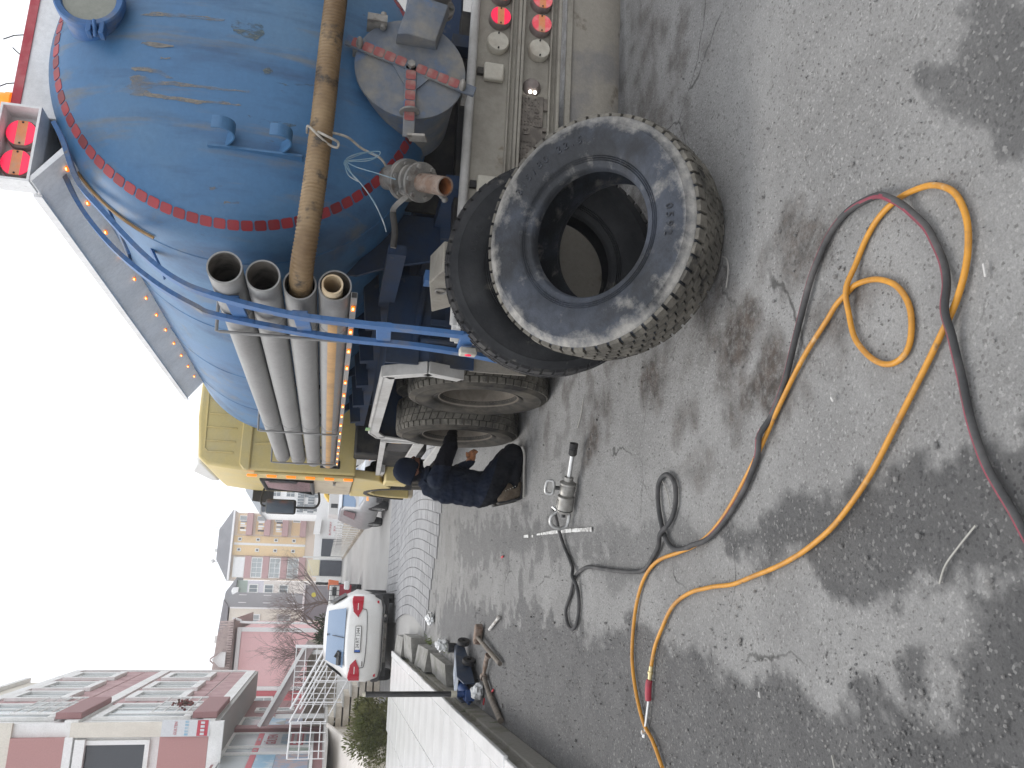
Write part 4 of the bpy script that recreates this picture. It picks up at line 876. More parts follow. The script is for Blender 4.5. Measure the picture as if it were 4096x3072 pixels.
tag(part('yellow_air_hose', MB().tube(yel, yr, 14), 'hose_yellow', None, angle=60), 'yellow air hose looping over the wet and dry asphalt', 'hose')
br = .0112
NB_ = BLK[:24]
bpts = onground(BLK, br, cross_lift(BLK, [BLK, YEL], .0115))
tail_ = spline([bpts[-41], bpts[-33], (.304, 5.347, .016), (.397, 5.397, .034), (.482, 5.331, .075), (.541, 5.224, .124)], 8)
bpts = bpts[:-33] + [tuple(p) for p in tail_[9:]]
k1 = 8 * 25
def hose2(pts, r, n=16):
    mb = MB(); mb.tube(pts, r, n); return mb
mb = hose2(bpts, br)
nseg = len(bpts) - 1
for i in range(nseg):
    for k in range(16):
        if i < k1:
            fc = sum((Vector(mb.v[q_]) for q_ in mb.f[i * 16 + k]), Vector()) / 4 - (Vector(bpts[i]) + Vector(bpts[i + 1])) / 2
            if fc.normalized().dot(Vector((-.1, .70, .70)).normalized()) > .70: mb.mi[i * 16 + k] = 1
tag(part('black_air_hose', mb, ['hose_black', 'hose_red'], None, angle=60), 'black air hose with a red stripe leading to the impact wrench', 'hose')
# air chuck on the end of the yellow hose
ac = thing('air_chuck', 'red handled air chuck lying at the yellow hose end', 'air chuck', (-.45, 3.89, 0))
mat('brass', (0.55, 0.45, 0.24), .4, metal=.6); mat('chrome', (0.62, 0.62, 0.61), .3, metal=.7); mat('red_rubber', (0.33, 0.03, 0.05), .55, col2=(.22, .03, .04), scale=20)
A_ = [(-.325, 3.849), (-.389, 3.869), (-.484, 3.886), (-.54, 3.917), (-.639, 3.951)]
V3 = lambda p, z: Vector((p[0], p[1], z))
part('fitting', MB().cyl(V3(A_[0], .013), V3(A_[1], .014), .010, n=12).cyl(V3(A_[0], .013) * .6 + V3(A_[1], .014) * .4, V3(A_[0], .013) * .45 + V3(A_[1], .014) * .55, .0135, n=12), 'brass', ac)
part('grip', MB().tube(spline([V3(A_[1], .014), V3((-.41, 3.873), .018), V3((-.455, 3.881), .018), V3(A_[2], .015)], 5), [.010] + [.0155] * 14 + [.011], 14), 'red_rubber', ac)
part('stem', MB().cyl(V3(A_[2], .015), V3(A_[4], .012), .006, n=10).cyl(V3((-.633, 3.949), -.0), V3((-.633, 3.949), .028), .010, n=12).cyl(V3((-.655, 3.957), .014), V3(A_[4], .014), .009, n=10), 'chrome', ac)

# ================================================================ IMPACT WRENCH
mat('cast_grey', (0.34, 0.33, 0.31), .42, metal=.45, col2=(0.24, 0.23, 0.21), scale=14)
mat('alu_bright', (0.45, 0.45, 0.44), .38, metal=.5, col2=(0.28, 0.28, 0.27), scale=18)
P0 = Vector((.440, 5.215, .066)); P1_ = Vector((.928, 4.965, .062)); gx_ = (P1_ - P0).normalized(); gy_ = Vector((0, 0, 1)).cross(gx_).normalized(); gz_ = gx_.cross(gy_)
gun = thing('impact_wrench', 'grey pneumatic impact wrench lying on the asphalt', 'impact wrench', (.68, 5.09, 0))
def gp(a, b=0, c=0): return P0 + gx_ * a + gy_ * b + gz_ * c
part('body', MB().lathe([(.001, .075), (.042, .075), (.054, .09), (.055, .185), (.050, .19), (.042, .196), (.048, .205), (.052, .25), (.046, .262), (.054, .267), (.054, .278), (.030, .292), (.030, .318), (.001, .318)], P0, gx_, 32), 'cast_grey', gun)
part('seam', MB().lathe([(.0552, .094), (.0562, .097), (.0552, .10)], P0, gx_, 32), 'dark_steel', gun)
part('motor_cover', MB().obox(gp(.135, .0, .052), (.018, .030, .006), Matrix((gy_, gx_, gz_)).transposed()), 'cast_grey', gun, bevel=.004)
part('anvil', MB().lathe([(.001, .31), (.0150, .31), (.0150, .47), (.001, .47)], P0, gx_, 16), 'chrome', gun)
part('socket', MB().lathe([(.001, .462), (.019, .462), (.027, .472), (.027, .505), (.024, .509), (.027, .513), (.027, .545), (.018, .545), (.018, .515), (.001, .515)], P0, gx_, 20), 'dark_steel', gun)
part('rear_handle', MB().tube(spline([gp(.09, .0, .035), gp(.04, .01, .075), gp(-.015, .01, .070), gp(-.038, .0, .02), gp(-.020, 0, -.028), gp(.03, 0, -.040), gp(.09, 0, -.035)], 6), .012, 10), 'alu_bright', gun)
part('trigger', MB().obox(gp(.05, .0, .0), (.010, .016, .010)), 'black_plastic', gun)
part('inlet', MB().cyl(gp(.08, .02, .042), gp(.09, .056, .062), .011, n=12), 'chrome', gun)
sh = part('side_handle', MB().cyl(gp(.235, .01, 0.04), gp(.235, .02, .095), .013, n=12), 'black_plastic', gun)
loop = [gp(.235 + .046 * math.copysign(abs(math.cos(a)) ** .6, math.cos(a)), .02 + .012 * math.sin(a), .112 + .024 * math.copysign(abs(math.sin(a)) ** .6, math.sin(a))) for a in np.linspace(0, 2 * math.pi, 17)[:-1]]
part('grip', MB().tube(loop, .010, 10, closed=True), 'alu_bright', sh)
for k in range(3): text('lettering', 'X', .014, MATS['dark_steel'], gun, frame(gp(.125 + .012 * k, -.0, .0585), -gy_, gx_), .001)

# ================================================================ PAINTED LINE, WIRES, LITTER
mat('road_paint', (0.62, 0.62, 0.60), .8, col2=(0.26, 0.25, 0.24), scale=22, lo=.46, hi=.6)
pl_ = MB(); 
lp = spline([(0.424, 6.13, .005), (0.413, 5.7, .005), (0.395, 5.2, .005), (0.374, 4.782, .005)], 12)
vs_ = []; rl = random.Random(9)
for i, p in enumerate(lp):
    w = (.006 + .006 * min(1, i / 12)) * rl.uniform(.8, 1.2); vs_ += [(p.x - w, p.y, .0055), (p.x + w, p.y, .0055)]
pl_.add(vs_, [(2 * i, 2 * i + 1, 2 * i + 3, 2 * i + 2) for i in range(len(lp) - 1)])
pl_.add([(.41, 6.24, .0055), (.428, 6.24, .0055), (.43, 6.30, .0055), (.412, 6.30, .0055)], [(0, 1, 2, 3)]); pl_.add([(.415, 6.40, .0055), (.44, 6.40, .0055), (.445, 6.56, .0055), (.425, 6.56, .0055)], [(0, 1, 2, 3)])
tag(part('painted_line', pl_, 'road_paint', None, smooth=False), kind='structure', label='broken white paint stripe on the asphalt', cat='marking')
mat('wire_pale', (0.33, 0.32, 0.29), .7); mat('wire_grey', (.25, .24, .22), .7)
def wire(label, pts, r=.0035, m='wire_pale', name='scrap_wire'):
    tag(part(name, MB().tube(spline([(x, y, z) for x, y, z in pts], 6), r, 6), m), label, 'wire', 'scrap wires on the ground')
wire('pale bent wire near the lower end of the black hose', [(.183, 1.74, .006), (.135, 1.80, .009), (.09, 1.855, .008), (.045, 1.885, .006)], .0026)
wire('thin straw of wire leaning at the foot of the muddy tyre', [(1.40, 2.985, .006), (1.36, 2.93, .012), (1.31, 2.93, .010), (1.25, 2.96, .006)], .003, 'wire_grey')
wire('long thin wire between the wrench socket and the truck', [(1.22, 4.95, .006), (1.12, 5.0, .008), (1.05, 5.08, .006)], .003)
wire('pale sliver of wire below the dry patch by the chuck', [(-.46, 2.42, .006), (-.505, 2.40, .01), (-.56, 2.385, .006)], .0025)
wire('short bent wire between the dark hose loop and the wrench', [(.53, 3.68, .006), (.47, 3.62, .010), (.40, 3.60, .006)], .003)
mat('scrap_white', (0.45, 0.44, 0.42), .8)
for lab, x, y, a, L0, w in (('white scrap stick on the dry ground by the yellow loop', .80, 1.612, .05, .018, .003), ('tiny white chip lying beside the two parallel hoses', .62, 2.28, .6, .010, .004), ('white chip on the wet asphalt below the dry patch', -.335, 2.84, .2, .010, .003)):
    M3 = Matrix.Rotation(a, 3, 'Z'); tag(part('paper_scrap', MB().obox((x, y, .009), (L0, w, .003), M3), 'scrap_white', None, bevel=.001), lab, 'litter', 'pale scraps on the ground')
mat('plastic_white', (0.70, 0.71, 0.71), .35, col2=(0.52, 0.53, 0.54), scale=14)
mat('plastic_red', (0.50, 0.03, 0.04), .5)
def crumple(name, label, c, r, m, seed, cat='litter', group=None):
    bm = bmesh.new(); bmesh.ops.create_icosphere(bm, subdivisions=3, radius=1.0)
    for v in bm.verts:
        n = v.co.normalized(); d = 1 + .45 * noise.noise(n * 2.2 + Vector((seed, 0, 0))) + .25 * noise.noise(n * 5 + Vector((0, seed, 0)))
        v.co = Vector((n.x * r[0] * d, n.y * r[1] * d, max(-r[2] * .75, n.z * r[2] * d)))
    me = bpy.data.meshes.new(name); bm.to_mesh(me); bm.free()
    o = obj(name, me, m); o.location = (c[0], c[1], r[2] * .75 + .004); tag(o, label, cat, group); return o
crumple('plastic_bag', 'crumpled white plastic bag on the edge of the block paving', (-.395, 12.0), (.085, .10, .065), 'plastic_white', 1, group='crumpled white bags')
crumple('plastic_bag', 'crumpled white plastic bag in front of the kerb stones', (-.655, 10.55), (.075, .08, .085), 'plastic_white', 4, group='crumpled white bags')
crumple('plastic_bag', 'crumpled white plastic bag beside the jack handle', (-.925, 8.14), (.07, .065, .065), 'plastic_white', 8, group='crumpled white bags')
for lab, x, y, a in (('red plastic scrap at the foot of the concrete plinth', -1.0, 8.02, 1.0), ('red plastic sliver near the painted line', .30, 7.35, .1), ('tiny red scrap beside the wooden club', -.86, 7.62, .4)):
    tag(part('red_scrap', MB().obox((x, y, .012), (.009, .035, .006), Matrix.Rotation(a, 3, 'Z')), 'plastic_red', None, bevel=.003), lab, 'litter', 'red plastic scraps')

# ================================================================ HAMMER, CLUB, STICK
mat('wood_grey', (0.19, 0.165, 0.135), .85, col2=(0.12, 0.10, 0.085), scale=8, stretch=(1, 4, 1))
hm = thing('sledge_hammer', 'sledge hammer with wooden shaft on the wet asphalt', 'hammer', (-.5, 7.9, 0))
h0, h1 = Vector((-.325, 8.20, .045)), Vector((-.495, 8.30, .045))
mb = MB(); dv = (h1 - h0).normalized(); pv = Vector((-dv.y, dv.x, 0)); uz = Vector((0, 0, 1)); Mh = Matrix((dv, pv, uz)).transposed()
mb.obox((h0 + h1) / 2, (.098, .040, .040), Mh); part('head', mb, 'rust', hm, bevel=.012)
part('shaft', MB().tube(spline([(-.435, 8.27, .05), (-.50, 7.86, .045), (-.60, 7.25, .030)], 6), [.019] * 6 + [.021] * 7, 12), 'wood_grey', hm)
cl = thing('pry_club', 'wooden club with a rusty iron fork on the wet asphalt', 'club', (-.85, 7.8, 0))
part('iron', MB().tube(spline([(-.565, 7.72, .04), (-.60, 7.76, .05), (-.68, 7.86, .042), (-.765, 7.95, .036)], 6), [.030] * 4 + [.022] * 9 + [.017] * 6, 10).lathe([(.026, -.02), (.034, -.02), (.034, .02), (.026, .02)], (-.775, 7.945, .036), (-.5, -.8, 0), 14), 'rust', cl)
part('shaft', MB().tube(spline([(-.77, 7.955, .034), (-.90, 7.65, .03), (-1.045, 7.17, .028)], 6), [.022] * 6 + [.027] * 7, 12), 'wood_grey', cl)
tag(part('tyre_lever', MB().tube([(-.225, 7.40, .02), (-.345, 7.83, .016)], .014, 10).sphere((-.222, 7.39, .024), .019, 10, 6), mat('lever_white', (.55, .54, .51), .5, col2=(.3, .27, .24), scale=20)), 'short pale metal tyre lever beside the hammer', 'lever')
tag(part('pry_bar', MB().tube(spline([(.745, 6.52, .02), (.83, 6.535, .016), (.95, 6.54, .018), (1.10, 6.53, .02), (1.16, 6.5, .05)], 6), .010, 8), 'wire_pale'), 'bent metal bar under the kneeling worker', 'pry bar')

# ================================================================ TROLLEY JACK
mat('jack_navy', (0.028, 0.045, 0.085), .55, col2=(0.07, 0.075, 0.085), scale=9); mat('jack_top', (0.26, 0.30, 0.36), .6, col2=(0.20, 0.22, 0.25), scale=6)
mat('jack_blue', (0.02, 0.055, 0.17), .5); mat('cream_paint', (0.55, 0.52, 0.42), .6)
jk = thing('trolley_jack', 'navy blue trolley jack with tall black handle by the white terrace', 'jack', (-.80, 8.6, 0))
ja, jb = Vector((-.965, 8.36, 0)), Vector((-.60, 9.18, 0)); jx = (jb - ja).normalized(); jy = Vector((0, 0, 1)).cross(jx)
def jp(a, b, c): return ja + jx * a + jy * b + Vector((0, 0, c))
for s in (-1, 1):
    part('side_plate', MB().prism([(0, .05), (0, .16), (.12, .21), (.62, .16), (.86, .11), (.86, .06), (.40, .04)], lambda u, v, d_: jp(u, s * .10 + d_, v), -.008, .008), 'jack_navy', jk, bevel=.003)
part('top_plate', MB().prism([(.10, .195), (.13, .215), (.56, .175), (.56, .165)], lambda u, v, d_: jp(u, d_, v), -.105, .105), 'jack_top', jk, bevel=.003)
part('sticker', MB().prism([(.22, .2095), (.36, .1965), (.36, .1985), (.22, .2115)], lambda u, v, d_: jp(u, d_, v), -.05, .05), mat('sticker_pale', (.45, .48, .52), .5, col2=(.12, .16, .25), scale=55, lo=.48, hi=.54), jk)
part('floor_plate', MB().prism([(.05, .05), (.80, .05), (.80, .06), (.05, .06)], lambda u, v, d_: jp(u, d_, v), -.09, .09), 'jack_navy', jk)
part('lift_arm', MB().prism([(.45, .12), (.80, .14), (.92, .13), (.92, .09), (.45, .07)], lambda u, v, d_: jp(u, d_, v), -.045, .045), 'jack_navy', jk, bevel=.006)
part('saddle', MB().cyl(jp(.90, 0, .12), jp(.90, 0, .20), .050, n=20), 'dark_steel', jk)
for a, s in ((.74, -1), (.74, 1), (.34, -1)):
    part('wheel', MB().lathe([(.02, -.022), (.062, -.022), (.066, -.012), (.066, .012), (.062, .022), (.02, .022)], jp(a, s * .15, .066), jy, 20), 'dark_steel', jk)
part('pump', MB().cyl(jp(-.02, 0, .13), jp(.14, 0, .15), .05, n=16).cyl(jp(-.10, .05, .10), jp(-.02, .04, .14), .018, n=10).obox(jp(-.03, 0, .10), (.05, .07, .04)), 'jack_blue', jk)
hb_ = jp(-.015, 0, .16)
part('handle_socket', MB().cyl(hb_ - Vector((0, 0, .04)), hb_ + Vector((0, 0, .06)), .030, n=16), 'jack_blue', jk)
part('handle_collar', MB().cyl(hb_ + Vector((0, 0, .06)), hb_ + Vector((0, 0, .115)), .031, n=16), 'cream_paint', jk)
part('handle', MB().cyl(hb_ + Vector((0, 0, .115)), hb_ + Vector((0, 0.0, .93)), .0265, n=16), 'black_plastic', jk)
part('handle_tip', MB().cyl(hb_ + Vector((0, 0, .93)), hb_ + Vector((0, 0, .955)), .022, n=16), 'cream_paint', jk)

# ================================================================ WORKER
def capsule(mb, a, b, ra, rb, n=14):
    a = Vector(a); b = Vector(b); mb.cyl(a, b, ra, rb, n); mb.sphere(a, ra, n, 8); mb.sphere(b, rb, n, 8)
mat('work_navy', (0.008, 0.012, 0.024), spec=0.1, rough=.9, col2=(0.020, 0.025, 0.036), scale=7, lo=.45, hi=.75, bump=.3, bscale=55)
mat('trouser_dark', (0.007, 0.008, 0.011), spec=0.1, rough=.9, col2=(0.017, 0.017, 0.020), scale=8, lo=.45, hi=.75)
mat('sleeve_black', (0.006, 0.006, 0.009), spec=0.08, rough=.9)
mat('skin', (0.20, 0.095, 0.065), spec=0.25, rough=.6, col2=(0.22, 0.10, 0.065), scale=18)
mat('skin_grimy', (0.30, 0.12, 0.045), .65, col2=(0.10, 0.04, 0.02), scale=40, lo=.45, hi=.62)
mat('boot_brown', (0.085, 0.062, 0.042), .85, col2=(0.13, 0.10, 0.07), scale=20, bump=.3)
mb = MB(); C_ = capsule
C_(mb, (.815, 6.70, .29), (.825, 6.82, .29), .135, .13); C_(mb, (.82, 6.76, .33), (.835, 6.755, .50), .150, .155); C_(mb, (.835, 6.755, .50), (.865, 6.75, .66), .155, .150)
C_(mb, (.80, 6.755, .62), (.835, 6.75, .74), .12, .10); C_(mb, (.875, 6.62, .715), (.875, 6.88, .715), .085, .085); C_(mb, (.88, 6.75, .76), (.925, 6.75, .86), .07, .058)
# right arm reaches into the wheel
C_(mb, (.885, 6.60, .715), (1.135, 6.60, .635), .080, .064); C_(mb, (1.135, 6.60, .635), (1.275, 6.80, .585), .064, .044); C_(mb, (1.275, 6.80, .585), (1.36, 6.93, .565), .034, .036)
# left arm bent, hand in front of the body
C_(mb, (.89, 6.90, .71), (.985, 6.92, .50), .072, .060); C_(mb, (.985, 6.92, .50), (1.035, 6.74, .445), .056, .038); C_(mb, (1.035, 6.74, .445), (1.055, 6.69, .437), .030, .034)
for i, (dy, dz, L0) in enumerate(((-.030, .022, .062), (-.024, .004, .072), (-.018, -.013, .068), (-.008, -.028, .055))):
    b0 = Vector((1.065, 6.675 + dy * .2, .437 + dz)); b1 = b0 + Vector((L0 * .6, -.020, .004)); b2 = b1 + Vector((L0 * .35, -.004, -.022)); C_(mb, b0, b1, .0115, .010, 8); C_(mb, b1, b2, .010, .0085, 8)
C_(mb, (1.045, 6.665, .452), (1.075, 6.655, .478), .012, .010, 8); C_(mb, (1.075, 6.655, .478), (1.105, 6.655, .482), .010, .009, 8)
for i in range(4): C_(mb, (1.375, 6.945, .59 - .017 * i), (1.425, 6.975, .588 - .019 * i), .0115, .0095, 8)
C_(mb, (1.36, 6.92, .60), (1.40, 6.93, .625), .012, .010, 8)
# legs: kneeling, heels under the seat
for s, y0 in ((-1, 6.66), (1, 6.86)):
    C_(mb, (.835, y0, .275), (1.115, y0 - .03 * s * -1, .098), .122, .088); C_(mb, (1.115, y0 - .03 * s * -1, .092), (.86, y0 + .01, .082), .086, .062); C_(mb, (.86, y0 + .01, .085), (.80, y0, .10), .055, .052)
# head
mb.sphere((.950, 6.75, .925), (.098, .078, .112), 20, 14); C_(mb, (.985, 6.75, .875), (1.01, 6.75, .862), .058, .042); mb.sphere((1.050, 6.75, .905), (.020, .014, .020), 10, 8); mb.sphere((1.038, 6.75, .925), (.015, .012, .03), 8, 8)
mb.sphere((1.043, 6.75, .868), (.018, .026, .010), 10, 6); mb.sphere((1.035, 6.75, .85), (.022, .03, .016), 10, 6); mb.sphere((.945, 6.672, .905), (.022, .012, .032), 10, 8); mb.sphere((.945, 6.828, .905), (.022, .012, .032), 10, 8)
for s in (-1, 1): mb.sphere((1.025, 6.75 + s * .032, .915), (.012, .014, .010), 8, 6)
tmp = part('tmp_body', mb, 'work_navy', None)
rm = tmp.modifiers.new('r', 'REMESH'); rm.mode = 'VOXEL'; rm.voxel_size = .0065; rm.use_smooth_shade = True
smo = tmp.modifiers.new('s', 'SMOOTH'); smo.factor = .5; smo.iterations = 5
dg = bpy.context.evaluated_depsgraph_get(); bme = bpy.data.meshes.new_from_object(tmp.evaluated_get(dg)); bpy.data.objects.remove(tmp)
cloth = np.empty(len(bme.vertices) * 3); bme.vertices.foreach_get('co', cloth); cloth = cloth.reshape(-1, 3)
nrm = np.empty(len(bme.vertices) * 3); bme.vertices.foreach_get('normal', nrm); nrm = nrm.reshape(-1, 3)
def zone(x, y, z):
    if z > .845 and x > .84: return 'head'
    if x > 1.325 or (x > 1.045 and y < 6.725 and .38 < z < .52 and x < 1.2): return 'hand'
    return 'cloth'
for i in range(len(cloth)):
    x, y, z = cloth[i]
    if zone(x, y, z) == 'cloth':
        f = noise.noise(Vector((x * 5, y * 5, z * 22))) * .011 + noise.noise(Vector((x * 20, y * 9, z * 12 + x * 30))) * .007 + noise.noise(Vector((x * 45, y * 45, z * 45))) * .0025
        if z < .22: f *= .8
        cloth[i] = cloth[i] + nrm[i] * f
        if cloth[i][2] < .012: cloth[i][2] = .012
bme.vertices.foreach_set('co', cloth.ravel()); bme.update()
bme.materials.clear()
for m_ in ('work_navy', 'skin', 'skin_grimy', 'trouser_dark', 'sleeve_black'): bme.materials.append(MATS[m_])
for p in bme.polygons:
    x, y, z = p.center; zn = zone(x, y, z); p.use_smooth = True
    p.material_index = (1 if (x > .975 and z > .862) or (y < 6.69 and z > .865) else 4) if zn == 'head' else 2 if zn == 'hand' else 3 if z < .30 - (x - .82) * .3 or z < .2 else 4 if (x > 1.0 and z > .52) or (y < 6.64 and x > .97 and z > .5) else 0
person = tag(obj('person', bme, None), 'worker in navy overalls and cap kneeling by the rear wheel', 'person')
cap = part('cap', MB().lathe([(.001, .128), (.04, .124), (.075, .105), (.099, .07), (.109, .03), (.111, -.01), (.107, -.045), (.098, -.055)], (.937, 6.75, .94), (.34, 0, 1), 28), 'work_navy', person)
for v in cap.data.vertices: v.co.y = 6.75 + (v.co.y - 6.75) * .86
part('peak', MB().prism([(.055 * math.cos(a) * 1.0 + .035, .075 * math.sin(a)) for a in np.linspace(-1.5, 1.5, 12)], lambda u, v, d_: (.975 + u * 1.0, 6.75 + v, .925 + d_ - u * .30), 0, .007), 'work_navy', cap)
part('emblem', MB().lathe([(.010, 0), (.016, 0), (.016, .003), (.010, .003)], (1.012, 6.70, .945), (.62, -.75, .1), 14), mat('emblem_pale', (.45, .22, .18), .6), cap)
part('collar', MB().tube(spline([(.87, 6.68, .80), (.84, 6.75, .83), (.87, 6.82, .80), (.93, 6.83, .785), (.965, 6.75, .785), (.93, 6.67, .79), (.87, 6.68, .80)], 6), .030, 8), 'work_navy', person)
for y0 in (6.66, 6.86):
    bt_ = part('boot', MB(), None, person) if False else None
    mb = MB(); C_(mb, (.82, y0, .12), (.765, y0, .165), .064, .066); C_(mb, (.765, y0, .160), (.80, y0, .062), .066, .054); C_(mb, (.80, y0, .060), (.86, y0, .050), .054, .046)
    bt_ = part('boot', mb, 'boot_brown', person)
    rm = bt_.modifiers.new('r', 'REMESH'); rm.mode = 'VOXEL'; rm.voxel_size = .008; rm.use_smooth_shade = True
    s2 = bt_.modifiers.new('s', 'SMOOTH'); s2.iterations = 4
    part('sole', MB().prism([(.692, .20), (.706, .215), (.75, .03), (.875, .012), (.875, .004), (.74, .012)], lambda u, v, d_: (u, d_, v), y0 - .045, y0 + .045), 'dark_steel', bt_, bevel=.004)
    lc_ = MB()
    for k in range(5): lc_.sphere((.84 - .010 * k, y0 - .062, .075 + .020 * k), .005, 6, 4)
    part('lace', lc_, 'wire_pale', bt_)
# ================================================================ TERRACE, KERBS, BLOCK PAVING
mat('tile_white', (0.68, 0.68, 0.67), .24, col2=(0.58, 0.58, 0.57), scale=1.6, lo=.4, hi=.7, col3=(.42, .41, .38), scale3=5, lo3=.64, hi3=.74, grain=.06)
mat('grout_grey', (0.36, 0.35, 0.33), .8)
mat('concrete_mossy', (0.235, 0.225, 0.20), .9, col2=(0.13, 0.125, 0.085), scale=2.2, lo=.5, hi=.66, col3=(0.075, 0.10, 0.035), scale3=6, lo3=.62, hi3=.7, bump=.4, bscale=30, grain=.15)
mat('stone_kerb', (0.25, 0.245, 0.23), .9, col2=(0.17, 0.165, 0.15), scale=5, col3=(0.09, 0.11, 0.045), scale3=7, lo3=.63, hi3=.7, bump=.5, bscale=25, grain=.15)
ter = thing('tiled_terrace', 'raised terrace with white tiles and a mossy concrete face', 'terrace', (-2.5, 10, 0))
part('base', MB().box(-9, -1.125, 4.6, 15.6, 0, .268), 'concrete_mossy', ter)
part('face', MB().box(-1.124, -1.085, 4.6, 15.2, 0, .155), 'concrete_mossy', ter, bevel=.008)
part('groove', MB().box(-1.1245, -1.115, 4.6, 15.2, .157, .235), 'concrete_mossy', ter)
rt = random.Random(4)
tile_me = None
for i in range(16):
    for j in range(9):
        x1 = -1.16 - .62 * j; y0 = 4.62 + .66 * i + (.33 if j % 2 else 0)
        if y0 + .65 > 15.55: continue
        if tile_me is None: o = part('tile', MB().box(-.306, .306, -.326, .326, 0, .026), 'tile_white', ter, bevel=.003); tile_me = o.data
        else: o = obj('tile', tile_me, None, ter); b_ = o.modifiers.new('edge', 'BEVEL'); b_.width = .003
        o.matrix_basis = Matrix.Translation((x1 - .306, y0 + .326, .274 + rt.uniform(-.001, .001)))
y = 4.6
while y < 15.1:
    L0 = rt.uniform(.8, 1.5); part('coping', MB().box(-1.157, -1.06 + rt.uniform(-.012, .008), y, min(15.3, y + L0 - .012), .272, .304 + rt.uniform(-.004, .004)), 'tile_white', ter, bevel=.006); y += L0
for lab, y0, y1, x0, x1, h, tl in (('long grey kerb stone nearest the jack', 9.95, 11.35, -1.07, -.82, .11, .03), ('tilted grey kerb stone behind the nearest one', 11.45, 12.7, -1.06, -.78, .16, -.04), ('broken kerb stone third along the terrace foot', 12.8, 14.0, -1.05, -.70, .22, .03), ('kerb stone at the far terrace corner', 14.1, 15.35, -1.08, -.78, .24, -.03)):
    bm = bmesh.new(); bmesh.ops.create_cube(bm, size=1.0); bmesh.ops.subdivide_edges(bm, edges=bm.edges, cuts=4, use_grid_fill=True)
    for v in bm.verts:
        v.co = Vector((v.co.x * (x1 - x0), v.co.y * (y1 - y0), (v.co.z + .5) * h + tl * v.co.x)); v.co += v.co.normalized() * noise.noise(v.co * 6 + Vector((y0, 0, 0))) * .03
    me = bpy.data.meshes.new('kerb_stone'); bm.to_mesh(me); bm.free(); o = obj('kerb_stone', me, 'stone_kerb'); o.location = ((x0 + x1) / 2, (y0 + y1) / 2, -.01); o.rotation_euler = (0, 0, rt.uniform(-.03, .03))
    tag(o, lab, 'kerb stone', 'kerb stones along the terrace')
# weeds at the kerb foot
mat('weed', (0.10, 0.15, 0.03), .8, col2=(.16, .18, .05), scale=20)
mb = MB()
for k in range(260):
    cx_, cy_ = ((-.70, 11.0), (-.72, 12.3), (-.69, 10.7), (-1.06, 9.4))[k % 4]; x = cx_ + rt.gauss(0, .03); y = cy_ + rt.gauss(0, .25); h = rt.uniform(.02, .07); a = rt.random() * 6
    mb.add([(x, y, 0), (x + .012 * math.cos(a), y + .012 * math.sin(a), 0), (x + rt.gauss(0, .02), y + rt.gauss(0, .02), h)], [(0, 1, 2)])
tag(part('weeds', mb, 'weed', None, smooth=False), 'small green weeds at the foot of the kerb stones', 'weeds', kind='stuff')
# block paving of the street entrance, too fine to pick apart
mat('paver_grey', (0.30, 0.30, 0.305), .85, col2=(0.23, 0.23, 0.235), scale=1.8, lo=.4, hi=.7, grain=.12)
mat('road_far', (0.33, 0.325, 0.315), .9, col2=(0.26, 0.255, 0.245), scale=.5, lo=.4, hi=.65, stretch=(1, .3, 1), col3=(.29, .28, .26), scale3=2.2, lo3=.58, hi3=.7)
mb = MB(); rp = random.Random(8)
edge = [(1.9, 11.3), (1.15, 11.65), (.458, 11.93), (-.026, 12.47), (-.394, 12.7), (-.7, 12.9)]
def edge_y(x):
    if x >= edge[0][0]: return edge[0][1]
    for (a, b), (c, d_) in zip(edge, edge[1:]):
        if c <= x <= a: return b + (d_ - b) * (a - x) / (a - c)
    return edge[-1][1]
x = -.70
while x < 2.4:
    w = .165; y = 11.3 + rp.uniform(0, .1)
    while y < 21.0:
        yy = y + .22 * math.sin((y - 11.5) * .45) * 0
        xo = x + .26 * math.sin((y - 12.2) * .5) * (1 if y < 18 else .2)
        if y > edge_y(xo) and not (xo < -.65 and y < 15.4):
            z = rp.uniform(.010, .015) + min(.02, max(0, (y - edge_y(xo)) * .02)); mb.box(xo + .008, xo + w - .003, y + .003, y + .100, -.02, z)
        y += .104
    x += w
tag(part('paving_blocks', mb, 'paver_grey', None, smooth=False), 'grey concrete block paving at the street entrance', 'paving', kind='stuff')
rd = MB(); 
ry = [13.1, 15, 17, 19, 21, 24, 28, 33, 40, 50, 60, 75, 88]
vs_ = []
for yy in ry: vs_ += [(-1.6 if yy < 24 else -.9, yy, .0), (2.5, yy, .0)]
rd.add(vs_, [(2 * i, 2 * i + 1, 2 * i + 3, 2 * i + 2) for i in range(len(ry) - 1)])
tag(part('road', rd, 'road_far', None), 'pale block paved street running away between the houses', 'road', kind='structure')
mat('verge_soil', (0.30, 0.26, 0.21), .95, col2=(.12, .10, .07), scale=3, bump=.5, bscale=20)
tag(part('verge', MB().prism([(2.5, -.01), (2.55, .12), (2.9, .22), (5.5, .25), (5.5, -.01)], lambda u, v, d_: (u, d_, v), 26, 80), 'verge_soil', None), kind='structure', label='bare earth verge beside the street', cat='verge')

